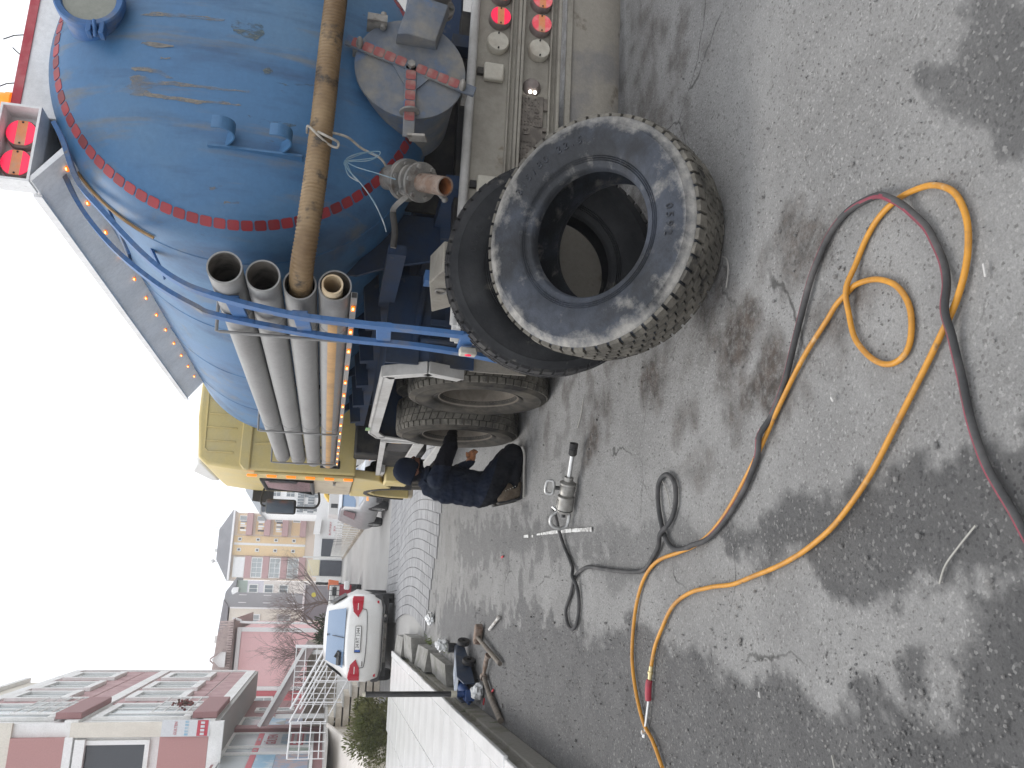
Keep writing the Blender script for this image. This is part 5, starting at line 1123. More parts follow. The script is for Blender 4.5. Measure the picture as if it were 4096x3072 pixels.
# ================================================================ WHITE CAR
mat('car_white', (0.72, 0.72, 0.705), .25, col2=(0.64, 0.63, 0.61), scale=2.5, lo=.4, hi=.75, grain=.03)
mat('car_black', (0.03, 0.03, 0.032), .6); mat('car_glass', (0.16, 0.24, 0.36), .06, spec=.8, grain=0); mat('car_red', (0.42, 0.01, 0.03), .2, grain=.05)
mat('plate_white', (0.75, 0.75, 0.74), .5); mat('plate_blue', (0.03, 0.12, 0.45), .5); mat('ink', (0.015, 0.015, 0.015), .6, grain=0)
def car_loft(st, sub=2):
    mb = MB(); n = 0; rows = []
    for (s, zb, zm, zt, zr, wb, wm, wt, wr) in st:
        half = [(0, zb), (wb * .8, zb), (wb, zb + .05), (wm, zm), (wm * .985, (zm + zt) / 2), (wt, zt), (wt * .45 + wr * .55, zt * .5 + zr * .5), (wr, zr - .025), (wr * .6, zr), (0, zr + .008)]
        ring = [(x_, s, z_) for x_, z_ in half] + [(-x_, s, z_) for x_, z_ in reversed(half[1:-1])]; rows.append(ring)
    m = len(rows[0]); vs = [p for r_ in rows for p in r_]; fs = []
    for i in range(len(rows) - 1):
        for k in range(m): fs.append((i * m + k, i * m + (k + 1) % m, (i + 1) * m + (k + 1) % m, (i + 1) * m + k))
    fs += [tuple(reversed(range(m))), tuple(range((len(rows) - 1) * m, len(rows) * m))]
    return mb.add(vs, fs)
def car_wheel(x, y, r, parent, m='rim_dusty_shaded'):
    s = 1 if x > 0 else -1
    w = part('wheel', MB().lathe([(r * .6, -.10), (r * .95, -.10), (r, -.07), (r, .07), (r * .95, .10), (r * .68, .10), (r * .66, .07)], (x, y, r), (s, 0, 0), 28), 'car_black', parent)
    mb = MB().lathe([(.001, .06), (r * .14, .065), (r * .16, .05)], (x, y, r), (s, 0, 0), 16).lathe([(r * .60, .05), (r * .67, .085), (r * .68, .07)], (x, y, r), (s, 0, 0), 28)
    for k in range(10):
        a = 2 * math.pi * k / 10; mb.bar((x + s * .06, y + r * .1 * math.cos(a), r + r * .1 * math.sin(a)), (x + s * .07, y + r * .63 * math.cos(a), r + r * .63 * math.sin(a)), .015, .035, up=(1, 0, 0))
    part('rim', mb, 'alu_bright', w)
car = thing('white_hatchback', 'white hatchback car parked with its tail towards the yard', 'car', (-1.0, 17.95, .012), (0, 0, -.02), world=False)
ST = [(0.0, .36, .58, .90, .96, .66, .74, .66, .56), (.06, .30, .58, .95, 1.0, .76, .84, .74, .62), (.22, .24, .58, .99, 1.08, .80, .885, .79, .64), (.50, .22, .6, 1.0, 1.25, .81, .895, .81, .60), (.85, .2, .6, 1.0, 1.40, .81, .90, .82, .56), (1.5, .2, .6, .99, 1.455, .81, .90, .82, .55), (2.4, .2, .6, .97, 1.44, .81, .90, .82, .55), (2.9, .2, .6, .96, 1.29, .81, .9, .81, .58), (3.3, .2, .6, .94, 1.0, .81, .9, .78, .64), (4.0, .2, .55, .82, .86, .78, .88, .72, .6), (4.35, .3, .5, .68, .7, .65, .76, .62, .5)]
body = part('body', car_loft(ST), 'car_white', car, angle=60)
g = part('rear_window', MB().add([(-.60, .10, 1.045), (.60, .10, 1.045), (.575, .185, 1.095), (-.575, .185, 1.095), (.54, .47, 1.268), (-.54, .47, 1.268), (.50, .76, 1.395), (-.50, .76, 1.395)], [(0, 1, 2, 3), (3, 2, 4, 5), (5, 4, 6, 7)]), 'car_glass', car)
part('wiper', MB().cyl((0, .08, 1.06), (.02, .45, 1.285), .008, n=6).sphere((0.02, .68, 1.385), (.03, .03, .012), 8, 5), 'car_black', g)
part('parcel', MB().obox((-.42, .20, 1.13), (.13, .05, .03), Matrix.Rotation(.5, 3, 'X')).obox((-.34, .25, 1.17), (.07, .04, .03), Matrix.Rotation(.5, 3, 'Y')), 'car_black', g)
for s in (-1, 1):
    mb = MB(); vv = []
    for k in range(9):
        u = .42 + .052 * k; zt_ = .80 + min(1, k / 2) * .085 + .008 * min(k, 6) - (.02 if k == 8 else 0); zb_ = .795 - min(1, k / 3) * .07 - .004 * k; yy = max(0, u - .73) * .62 + max(0, u - .83) * 2.2
        for dy, sh in ((-.022, .006), (.03, -.004)): vv += [(s * u, yy + dy, zb_ + sh), (s * u, yy + dy, zt_ - sh)]
    ff = []
    for k in range(8):
        a_ = 4 * k; b_ = a_ + 4; ff += [(a_, b_, b_ + 1, a_ + 1), (a_ + 1, b_ + 1, b_ + 3, a_ + 3), (a_ + 3, b_ + 3, b_ + 2, a_ + 2), (a_ + 2, b_ + 2, b_, a_)]
    mb.add(vv, ff + [(0, 1, 3, 2), (32, 34, 35, 33)]); part('tail_lamp', mb, 'car_red', car)
    part('lamp_strip', MB().obox((s * .63, -.024, .81), (.07, .003, .007)), 'plate_white', car)
    part('reflector', MB().obox((s * .70, .035, .40), (.055, .012, .02)), 'car_red', car)
    part('side_window', MB().add([(s * .835, .60, 1.03), (s * .835, 2.75, 1.01), (s * .645, 2.25, 1.37), (s * .645, .95, 1.34)], [(0, 1, 2, 3)]), 'car_black', car)
    part('door_mirror', MB().obox((s * 1.0, 2.85, 1.0), (.10, .05, .065)), 'car_white', car, bevel=.03, seg=2)
part('bumper', MB().prism([(-.86, .30), (-.88, .46), (.88, .46), (.86, .30), (.70, .27), (-.70, .27)], lambda u, v, d_: (u, d_ + max(0, abs(u) - .6) * .6, v), -.03, .4), 'car_black', car, bevel=.02)
part('bumper_trim', MB().prism([(-.78, .415), (.78, .415), (.78, .465), (-.78, .465)], lambda u, v, d_: (u, d_ + max(0, abs(u) - .6) * .6, v), -.040, .1), 'black_plastic', car, bevel=.006)
part('undertray', MB().box(-.78, .78, .3, 4.1, .16, .30), 'car_black', car)
part('exhaust', MB().cyl((.45, .02, .24), (.45, .5, .24), .03, n=12).box(-.5, .3, .25, .35, .18, .26), 'grey_steel', car)
part('boot_line', MB().tube(spline([(-.60, -.012, .92), (-.58, -.014, .68), (-.50, -.016, .62), (0, -.02, .60), (.50, -.016, .62), (.58, -.014, .68), (.60, -.012, .92)], 6), .006, 6), 'car_black', car)
part('handle', MB().obox((0, .085, .985), (.14, .02, .013)), 'car_black', car, bevel=.006)
part('badge', MB().lathe([(.001, -.006), (.042, -.006), (.05, 0)], (0, .012, .905), (0, 1, 0), 18), 'grey_steel', car)
pt = part('number_plate', MB().obox((-.02, -.028, .775), (.265, .006, .062)), 'car_black', car)
part('plate_face', MB().obox((.0, -.0355, .775), (.235, .002, .052)), 'plate_white', pt); part('plate_band', MB().obox((-.245, -.0355, .775), (.022, .002, .052)), 'plate_blue', pt)
text('lettering', '34 RT 1344', .098, MATS['ink'], pt, frame((.005, -.039, .776), (1, 0, 0), (0, 0, 1)), .0008, sx=.86)
text('lettering', 'IR', .06, MATS['plate_white'], pt, frame((-.245, -.039, .76), (1, 0, 0), (0, 0, 1)), .0008, sx=.6) if False else None
part('trim_badge', MB().obox((-.50, -.025, .665), (.05, .003, .009)), 'grey_steel', car)
for x, y in ((-.79, .80), (.79, .80), (-.79, 3.45), (.79, 3.45)): car_wheel(x, y, .325, car)

# ================================================================ GREY CAR, RED PICKUP, BOX TRUCK, EXCAVATOR
mat('car_grey', (0.36, 0.36, 0.365), .4, col2=(0.42, 0.42, 0.43), scale=4); mat('car_silver', (0.45, 0.48, 0.52), .3)
mat('headlamp', (0.5, 0.52, 0.52), .15); mat('amber_plastic', (0.75, 0.28, 0.06), .3, emit=(1, .4, .1), estr=.6)
suv = thing('grey_offroad_car', 'grey off-road car facing the yard, half hidden by the yellow cab', 'car', (2.86, 22.3, .0), (0, 0, .12), world=False)
SV = [(0.0, .28, .45, .58, .62, .55, .62, .56, .5), (.08, .22, .45, .66, .70, .62, .70, .62, .55), (.9, .22, .5, .74, .78, .66, .73, .66, .58), (1.1, .2, .5, .78, .86, .68, .74, .68, .58), (1.45, .2, .5, .80, 1.17, .68, .74, .68, .54), (1.7, .2, .5, .80, 1.26, .68, .74, .68, .54), (3.2, .2, .5, .80, 1.28, .68, .74, .68, .54), (3.5, .25, .5, .8, 1.2, .66, .72, .66, .5)]
b2 = part('body', car_loft(SV), 'car_grey', suv, angle=60)
part('bonnet', MB().prism([(.10, .705), (.95, .79), (1.08, .80), (1.08, .76), (.10, .66)], lambda u, v, d_: (d_, u, v), -.56, .56), 'car_silver', suv, bevel=.02)
part('windscreen', MB().add([(-.56, 1.10, .86), (.56, 1.10, .86), (.47, 1.47, 1.20), (-.47, 1.47, 1.20)], [(0, 1, 2, 3)]), 'car_glass', suv)
part('roof_panel', MB().prism([(1.45, 1.235), (1.7, 1.285), (3.3, 1.30), (3.3, 1.26), (1.45, 1.21)], lambda u, v, d_: (d_, u, v), -.50, .50), 'car_silver', suv, bevel=.02)
for s in (-1, 1):
    part('headlamp', MB().lathe([(.001, -.03), (.07, -.02), (.08, .02)], (s * .42, .01, .44), (0, 1, 0), 20), 'headlamp', suv)
    part('indicator', MB().obox((s * .55, .03, .585), (.06, .03, .03)), 'amber_plastic', suv, bevel=.01)
    part('side_window', MB().add([(s * .70, 1.25, .84), (s * .70, 2.2, .84), (s * .575, 2.15, 1.16), (s * .575, 1.55, 1.16)], [(0, 1, 2, 3)]), 'dark_glass', suv)
part('grille', MB().obox((0, .0, .48), (.28, .02, .08)), 'car_black', suv); part('bumper', MB().obox((0, -.05, .29), (.66, .07, .075)), 'car_black', suv, bevel=.02)
part('bumper_strip', MB().obox((0, -.125, .30), (.4, .006, .02)), 'plate_white', suv)
for x, y in ((-.62, .55), (.62, .55), (-.62, 2.75), (.62, 2.75)): car_wheel(x, y, .27, suv)
mat('pickup_red', (0.30, 0.02, 0.035), .5)
pk = thing('red_pickup', 'red pickup with a white barred rear window behind the white car', 'pickup', (-.42, 36, .0), (0, 0, 0), world=False)
part('bed', MB().box(-.55, .55, 0, 1.6, .42, .92), 'pickup_red', pk, bevel=.03); part('cab', MB().prism([(.0, .9), (.06, 1.3), (1.4, 1.32), (1.8, .9)], lambda u, v, d_: (d_, u, v), -.52, .52), 'cab_white', pk, bevel=.03)
for x in (-.27, .27): part('window', MB().box(x - .17, x + .17, -.005, .01, 1.02, 1.2), 'dark_glass', pk, bevel=.02)
mb = MB()
for x in (-.5, -.3, -.1, .1, .3, .5): mb.cyl((x, -.04, .9), (x, -.04, 1.32), .012, n=6)
mb.cyl((-.5, -.04, 1.1), (.5, -.04, 1.1), .012, n=6).cyl((-.5, -.04, 1.32), (.5, -.04, 1.32), .012, n=6); part('bars', mb, 'car_black', pk)
part('chassis', MB().box(-.5, .5, .05, 3.0, .22, .42), 'car_black', pk); part('front_end', MB().box(-.55, .55, 1.6, 3.0, .42, .95), 'pickup_red', pk, bevel=.05)
for x, y in ((-.48, .7), (.48, .7), (-.48, 2.5), (.48, 2.5)): car_wheel(x, y, .25, pk)
mat('bin_orange', (0.62, 0.16, 0.06), .6)
bn = thing('orange_bin', 'orange bin on the wall corner behind the red pickup', 'bin', (.1, 38, 0))
part('bin_body', MB().lathe([(.001, 0), (.17, 0), (.22, .42), (.20, .44), (.001, .44)], (.12, 38.2, .93), (0, 0, 1), 4), 'bin_orange', bn); part('post', MB().cyl((.12, 38.2, 0), (.12, 38.2, .92), .05, n=8), 'dark_steel', bn)
mat('box_white', (0.74, 0.75, 0.75), .5)
bt = thing('white_box_truck', 'white box truck parked behind the grey car', 'truck', (4.4, 45, 0))
part('box_body', MB().box(3.75, 5.4, 45, 48, .75, 1.62), 'box_white', bt, bevel=.02); part('window', MB().box(4.1, 4.32, 44.98, 45.02, 1.15, 1.5), 'dark_glass', bt); part('chassis', MB().box(3.8, 5.3, 45, 48, .25, .75), 'dark_steel', bt)
for x in (3.95, 5.2): part('wheel', MB().lathe([(.001, -.1), (.3, -.1), (.3, .1), (.001, .1)], (x, 45.5, .3), (1, 0, 0), 18), 'car_black', bt)
mat('digger_yellow', (0.75, 0.48, 0.05), .5)
ex = thing('yellow_excavator', 'yellow excavator behind the white box truck', 'excavator', (5.6, 50, 0))
part('upper_body', MB().prism([(4.95, 1.25), (5.0, 1.7), (5.35, 1.95), (6.8, 1.9), (6.8, 1.25)], lambda u, v, d_: (u, d_, v), 50, 51.4), 'digger_yellow', ex, bevel=.04); part('grille', MB().box(5.3, 5.9, 49.97, 50.0, 1.4, 1.7), 'car_black', ex)
part('turret', MB().cyl((5.9, 50.7, .8), (5.9, 50.7, 1.25), .5, n=16), 'dark_steel', ex)
for y in (49.9, 51.1): part('track', MB().box(4.9, 6.9, y, y + .4, .02, .8), 'car_black', ex, bevel=.2, seg=3)
part('boom', MB().bar((6.5, 50.7, 1.8), (8.5, 50.7, 3.2), .3, .35), 'digger_yellow', ex)

# ================================================================ SHOP BUILDING WITH CLADDING
mat('clad_burgundy', (0.42, 0.25, 0.255), .7, col2=(0.54, 0.36, 0.36), scale=1.7, lo=.4, hi=.65, grain=.15); mat('burgundy', (0.34, 0.185, 0.185), .7); mat('salmon', (0.48, 0.265, 0.255), .75)
mat('white_stucco', (0.86, 0.86, 0.85), .8, col2=(0.78, 0.78, 0.76), scale=1.2); mat('beige_stucco', (0.76, 0.72, 0.64), .85, col2=(.70, .66, .58), scale=1)
mat('soffit_grey', (0.42, 0.42, 0.40), .8); mat('win_glass', (0.20, 0.23, 0.25), .12, spec=.7); mat('pale_glass', (0.40, 0.44, 0.45), .2, spec=.6); mat('dark_win', (0.03, 0.035, 0.045), .08, spec=.7)
mat('poster_blue', (0.25, 0.45, 0.60), .4, col2=(.55, .62, .66), scale=2.5); mat('poster_red', (0.52, 0.06, 0.09), .45); mat('poster_white', (0.66, 0.68, 0.70), .4); mat('poster_town', (0.45, 0.36, 0.36), .5, col2=(.28, .36, .48), scale=4.5, lo=.45, hi=.55); mat('poster_green', (.30, .38, .33), .4, col2=(.5, .55, .5), scale=3)
def rect(mb, ax, at, a0, a1, z0, z1, d0, d1):
    """slab standing proud of a facade: ax 'y' faces -Y at Y=at, ax 'x' faces +X at X=at"""
    if ax == 'y': return mb.box(a0, a1, at - d1, at - d0, z0, z1)
    return mb.box(at + d0, at + d1, a0, a1, z0, z1)
def window(parent, ax, at, a0, a1, z0, z1, fw=.1, d=.08, mu=1, mv=0, fm='white_stucco', gm_='win_glass', name='window'):
    w = part(name, rect(MB(), ax, at, a0 + fw * .5, a1 - fw * .5, z0 + fw * .5, z1 - fw * .5, .004, .02), gm_, parent)
    mb = MB()
    rect(mb, ax, at, a0, a1, z0, z0 + fw, .003, d * 1.25); rect(mb, ax, at, a0, a1, z1 - fw, z1, .003, d); rect(mb, ax, at, a0, a0 + fw, z0 + fw, z1 - fw, .003, d); rect(mb, ax, at, a1 - fw, a1, z0 + fw, z1 - fw, .003, d)
    for k in range(mu): c_ = a0 + (a1 - a0) * (k + 1) / (mu + 1); rect(mb, ax, at, c_ - fw * .2, c_ + fw * .2, z0 + fw, z1 - fw, .02, d * .6)
    for k in range(mv): c_ = z0 + (z1 - z0) * (k + 1) / (mv + 1); rect(mb, ax, at, a0 + fw, a1 - fw, c_ - fw * .2, c_ + fw * .2, .021, d * .55)
    part('frame', mb, fm, w); return w
shop = thing('shop_building', 'burgundy clad building with white bands, shop front and balconies', 'building', (-6, 30, 0))
part('wall', MB().box(-12, -3.54, 24.55, 38.0, 4.1, 11.0), 'white_stucco', shop)
part('ground_floor', MB().box(-12, -4.56, 20, 37.2, 0, 4.08), 'burgundy', shop)
part('soffit', MB().box(-4.55, -3.5, 24.5, 38.05, 3.98, 4.10), 'soffit_grey', shop)
for z0, z1 in ((4.10, 4.42), (7.45, 7.78), (10.75, 11.05)): part('band', MB().box(-3.539, -3.47, 24.5, 38.1, z0, z1), 'white_stucco', shop)
part('band', MB().box(-3.539, -3.46, 37.85, 38.12, 4.43, 10.74), 'white_stucco', shop)
part('roof_storey', MB().box(-12, -3.9, 25.5, 37.5, 11.05, 12.6), 'beige_stucco', shop); part('parapet', MB().box(-12, -3.75, 25.3, 37.8, 12.61, 12.8), 'white_stucco', shop)
for zb, zt in ((4.43, 7.44), (7.79, 10.74)):
    h = (zt - zb) / 5
    for i in range(5):
        for y0, y1 in ((28.0, 31.3), (31.33, 34.6), (34.63, 37.83)):
            part('cladding_panel', MB().box(-3.538, -3.515, y0, y1 - .03, zb + h * i + .025, zb + h * (i + 1) - .02), 'clad_burgundy', shop)
    zw = zb + 1.05
    for y0, y1 in ((34.5, 36.6), (31.15, 33.35), (28.65, 30.5)): window(shop, 'x', -3.514, y0, y1, zw, zw + 1.75, .22, .10, 1, 0, gm_='pale_glass')
    window(shop, 'x', -3.538, 24.9, 27.8, zb + .35, zt - .2, .2, .08, 2, 0, gm_='pale_glass')
    bl = part('balcony', MB().box(-3.468, -3.30, 24.7, 27.9, zb - .35, zb + .28), 'burgundy', shop, bevel=.02)
    mb = MB()
    for zz in (.45, .75, 1.05, 1.35): mb.cyl((-3.32, 24.7, zb + zz), (-3.32, 27.9, zb + zz), .022, n=6)
    for yy in (24.72, 25.8, 26.8, 27.88): mb.cyl((-3.32, yy, zb + .28), (-3.32, yy, zb + 1.36), .028, n=6)
    part('railing', mb, 'white_stucco', bl)
fl = MB(); rf = random.Random(2)
for k in range(90): fl.sphere((-3.28 + rf.gauss(0, .04), 26.1 + rf.gauss(0, .16), 5.15 + rf.gauss(0, .12)), rf.uniform(.02, .045), 5, 4)
part('flower_pot', fl, mat('flower_dark', (.10, .07, .05), .8, col2=(.28, .05, .06), scale=16), shop)
# near end of the building (faces the yard)
for z0, z1 in ((4.22, 5.42), (7.7, 8.96)): part('end_panel', MB().box(-12, -3.87, 24.40, 24.548, z0, z1), 'salmon', shop)
window(shop, 'y', 24.548, -6.2, -3.95, 5.66, 7.42, .11, .09, 0, 0, gm_='dark_win')
part('shutter_box', MB().box(-6.2, -3.92, 24.36, 24.54, 7.2, 7.44), 'white_stucco', shop)
part('band', MB().box(-12, -3.50, 24.38, 24.548, 3.86, 4.21), 'white_stucco', shop); part('band', MB().box(-12, -3.86, 24.38, 24.548, 7.50, 7.69), 'white_stucco', shop); part('band', MB().box(-3.87, -3.52, 24.42, 24.548, 4.22, 7.6), 'beige_stucco', shop); part('end_wall', MB().box(-12, -3.52, 24.44, 24.549, 8.97, 11.04), 'beige_stucco', shop)
sg_ = part('shop_sign', MB().add([(-3.86, 24.34, 5.40), (-3.46, 24.40, 5.40), (-3.46, 24.40, 4.20), (-3.86, 24.34, 4.20), (-3.86, 24.38, 5.40), (-3.46, 24.44, 5.40), (-3.46, 24.44, 4.20), (-3.86, 24.38, 4.20)], [(0, 3, 2, 1), (4, 5, 6, 7), (0, 1, 5, 4), (1, 2, 6, 5), (2, 3, 7, 6), (3, 0, 4, 7)]), 'poster_white', shop)
part('sign_red', MB().add([(-3.85, 24.333, 4.52), (-3.47, 24.390, 4.52), (-3.47, 24.390, 4.25), (-3.85, 24.333, 4.25)], [(0, 3, 2, 1)]), 'poster_red', sg_)
sx_ = Vector((.4, .06, 0)).normalized()
text('lettering', 'GÜLTEN', .10, MATS['poster_red'], sg_, frame((-3.66, 24.362, 5.05), sx_, (0, 0, 1)), .002, sx=.85); 
for k in range(5): part('sign_mark', MB().obox((-3.81 + .075 * k, 24.345 + .0113 * k, 4.78), (.026, .004, .045)), 'poster_blue', sg_)
for k in range(4): part('sign_mark', MB().obox((-3.80 + .09 * k, 24.332 + .0135 * k, 4.385), (.03, .004, .05)), 'poster_white', sg_)
# shop front windows with posters
def poster(parent, y0, y1, z0, z1, m, d=.03): return part('poster', rect(MB(), 'x', -4.555, y0, y1, z0, z1, d, d + .006), m, parent)
for i, (y0, y1) in enumerate(((29.9, 32.3), (26.6, 29.0), (25.6, 26.5), (21.0, 25.5))):
    w = window(shop, 'x', -4.558, y0, y1, 1.5, 3.98, .08, .06, 0, 0, gm_='pale_glass', name='shop_window')
    poster(w, y0 + .1, y1 - .1, 3.02, 3.18, 'poster_red')
    text('lettering', 'GÜLTEN', .11, MATS['poster_white'], w, frame((-4.515, (y0 + y1) / 2, 3.10), (0, 1, 0), (0, 0, 1)), .002, sx=.9 if i < 2 else .5)
    if i in (0, 3): 
        poster(w, y0 + .1, y1 - .1, 2.5, 3.01, 'poster_blue'); poster(w, y0 + .1, y1 - .1, 1.62, 2.49, 'poster_town')
        part('poster_roof', MB().prism([(y0 + .6, 2.5), (y0 + 1.1, 2.82), (y0 + 1.6, 2.5)], lambda u, v, d_: (d_, u, v), -4.518, -4.514), 'soffit_grey', w)
    elif i == 1:
        poster(w, y0 + .1, y1 - .1, 1.62, 3.01, 'poster_white'); poster(w, y0 + .15, y1 - .15, 1.80, 2.18, 'poster_red', .037)
        text('lettering', 'GÜLTEN', .42, MATS['poster_red'], w, frame((-4.512, (y0 + y1) / 2, 2.72), (0, 1, 0), (0, 0, 1)), .002, sx=1.05)
        for zz, m_, hh in ((2.36, 'poster_blue', .10), (2.05, 'poster_white', .045), (1.90, 'poster_white', .045), (1.70, 'poster_blue', .04)):
            for k in range(7): part('poster_mark', MB().box(-4.515, -4.509, y0 + .35 + .25 * k, y0 + .53 + .25 * k, zz - hh, zz + hh), m_, w)
    else: poster(w, y0 + .1, y1 - .1, 2.2, 3.01, 'poster_white'); poster(w, y0 + .1, y1 - .1, 1.62, 2.19, 'poster_green')
window(shop, 'x', -4.558, 33.6, 34.5, 2.3, 3.7, .12, .08, 0, 0, gm_='pale_glass')
part('pillar', MB().box(-4.555, -4.40, 29.1, 29.8, 1.25, 3.97), 'burgundy', shop)

# ================================================================ STAIRS, RAILINGS, GARDEN WALL
mat('cream_plaster', (0.64, 0.59, 0.51), .85, col2=(0.48, 0.42, 0.34), scale=1.6, lo=.45, hi=.6, col3=(.36, .30, .23), scale3=3.0, lo3=.62, hi3=.7); mat('stair_stone', (.50, .49, .46), .75, col2=(.42, .41, .39), scale=3)
mat('cream_pale', (0.78, 0.73, 0.67), .8, col2=(.70, .65, .59), scale=1.5)
mat('rail_white', (0.85, 0.85, 0.85), .5)
st = thing('outdoor_stair', 'pale stone stair with cream side wall climbing to the shop', 'stair', (-3, 22, 0))
zz = .17; xx = -1.65; k = 0
steps = []
while zz < 1.25:
    part('step', MB().box(xx - .27, xx, 22, 23.6, zz - .03, zz + .012), 'stair_stone', st); part('riser', MB().box(-4.5, xx - .02, 22.02, 23.58, zz - .17, zz - .031), 'cream_plaster', st); steps.append((xx, zz)); xx -= .235; zz += .178
part('landing', MB().box(-4.56, xx + .0, 20.2, 36, 1.20, 1.245), 'stair_stone', st)
part('landing_base', MB().box(-4.55, xx - .1, 22.1, 36, .0, 1.199), 'cream_plaster', st)
gw = tag(part('garden_wall', MB().prism([(22.0, 0), (22.0, 1.19), (17.9, .42), (17.9, 0)], lambda u, v, d_: (d_, u, v), -9, -3.3), 'cream_plaster', None), 'cream plastered sloping garden wall below the shop', 'wall')
part('coping', MB().prism([(22.05, 1.195), (22.05, 1.25), (17.85, .48), (17.85, .425)], lambda u, v, d_: (d_, u, v), -9, -3.22), 'cream_pale', gw)
rl_ = thing('stair_railing', 'white tubular railing along the stair and landing', 'railing', (-2.8, 22, 0))
mb = MB()
for dz in (0, .18, .36, .54, .85): part('rail', MB().cyl((-1.55, 22.05, 1.32 - dz), (-3.20, 22.05, 2.12 - dz), .022 if dz in (0,) else .014, n=8), 'rail_white', rl_)
part('rail', MB().cyl((-1.55, 23.5, 1.38), (-3.10, 23.5, 2.16), .03, n=8), 'rail_white', rl_); part('rail', MB().cyl((-1.55, 23.5, 1.15), (-3.10, 23.5, 1.92), .022, n=8), 'rail_white', rl_)
for x, z in ((-1.7, .35), (-2.25, .7), (-2.75, 1.0), (-3.2, 1.24)): part('post', MB().cyl((x, 22.05, z - .2), (x, 22.05, z + 1.02 - .12), .016, n=8), 'rail_white', rl_)
for dz in (.14, .36, .60, .85): part('rail', MB().cyl((-3.20, 22.05, 1.24 + dz), (-3.9, 21.3, 1.24 + dz), .022 if dz > .8 else .013, n=8), 'rail_white', rl_)
for t_ in (.05, .3, .55, .8, 1.0): part('post', MB().cyl((-3.20 - .7 * t_, 22.05 - .75 * t_, 1.24), (-3.20 - .7 * t_, 22.05 - .75 * t_, 2.09), .013, n=8), 'rail_white', rl_)
gf_ = thing('window_grille', 'white grid of bars on the far side of the stair', 'grille', (-2.6, 24, 0))
for k in range(9): part('bar', MB().cyl((-1.95 - .14 * k, 24.2, 1.0), (-1.95 - .14 * k, 24.2, 2.15), .010, n=6), 'rail_white', gf_)
for z in (1.05, 1.3, 1.6, 1.9, 2.15): part('bar', MB().cyl((-1.6, 24.2, z), (-3.15, 24.2, z), .013, n=6), 'rail_white', gf_)
part('bar', MB().cyl((-1.58, 24.2, .6), (-1.58, 24.2, 2.18), .045, n=8), 'rail_white', gf_)
part('grille_wall', MB().box(-3.15, -1.65, 24.3, 24.4, 0, 1.0), 'white_stucco', gf_)
cn = thing('entrance_canopy', 'sloping brown tiled canopy behind the stair', 'canopy', (-2.4, 27, 0))
mat('canopy_brown', (.33, .27, .265), .7, col2=(.40, .33, .32), scale=2)
part('canopy_roof', MB().prism([(-1.75, 1.95), (-3.95, 3.05), (-3.95, 2.85), (-1.8, 1.70)], lambda u, v, d_: (u, d_, v), 26.5, 29.5), 'canopy_brown', cn); part('canopy_edge', MB().bar((-1.72, 26.46, 1.97), (-3.95, 26.46, 3.09), .05, .10), 'white_stucco', cn)
for x in (-1.9, -3.7): part('post', MB().box(x - .06, x + .06, 26.6, 26.72, 0, 1.75 + (-1.9 - x) * .5), 'white_stucco', cn)
part('back_wall', MB().box(-4.4, -1.7, 29.4, 29.5, 0, 1.9), 'cream_plaster', cn)

# ================================================================ SHRUBS AND BARE TREES
mat('leaf_green', (0.085, 0.100, 0.022), .75, col2=(0.14, 0.14, 0.045), scale=3, lo=.4, hi=.65, grain=.25); mat('leaf_dark', (0.035, 0.05, 0.02), .75, col2=(0.06, 0.075, 0.03), scale=3, grain=.25); mat('stem_brown', (.10, .075, .055), .9)
def conifer(name, label, c, rx, ry, h, n, m, seed, ls=.05):
    t = thing(name, label, 'shrub', c); rs = random.Random(seed); mb = MB(); c = Vector(c)
    lobes = [(Vector((rs.uniform(-.6, .6) * rx, rs.uniform(-.6, .6) * ry, h * rs.uniform(.25, .75))), rs.uniform(.35, .6)) for _ in range(9)]
    for k in range(n):
        lc_, lr = lobes[k % 9]
        d = Vector((rs.gauss(0, 1), rs.gauss(0, 1), rs.gauss(0, 1))).normalized(); p = c + lc_ + Vector((d.x * rx, d.y * ry, d.z * h * .6)) * lr * rs.uniform(.35, 1.1)
        if p.z < c.z + .01: continue
        o = (d + Vector((0, 0, .7)) + Vector((rs.gauss(0, .4), rs.gauss(0, .4), rs.gauss(0, .4)))).normalized(); s = o.cross(Vector((rs.gauss(0, 1), rs.gauss(0, 1), .1))).normalized(); L0 = ls * rs.uniform(.7, 1.6)
        mb.add([p, p + o * L0 * .5 + s * L0 * .16, p + o * L0, p + o * L0 * .5 - s * L0 * .16], [(0, 1, 2, 3)])
    part('foliage', mb, m, t, smooth=False)
    ms = MB()
    for lc_, lr in lobes: ms.tube([c, c + lc_ * .5 + Vector((0, 0, .03)), c + lc_], [.025, .016, .006], 5)
    part('stem', ms, 'stem_brown', t)
conifer('evergreen_shrub', 'spreading green evergreen shrub beyond the white terrace', (-2.50, 16.6, .0), .60, .50, .88, 9000, 'leaf_green', 5, .06)
conifer('evergreen_shrub', 'dark small evergreen behind the white car roof', (-1.25, 27.5, .0), .55, .5, 1.85, 5000, 'leaf_dark', 6, .09)
tag(part('planting_bed', MB().prism([(-9, 0), (-9, .06), (-1.5, .06), (-1.3, 0)], lambda u, v, d_: (u, d_, v), 15.65, 17.6), 'verge_soil', None), 'soil bed between terrace and garden wall', 'planting bed', kind='structure')
mat('bark', (.24, .19, .175), .9, col2=(.19, .15, .14), scale=9)
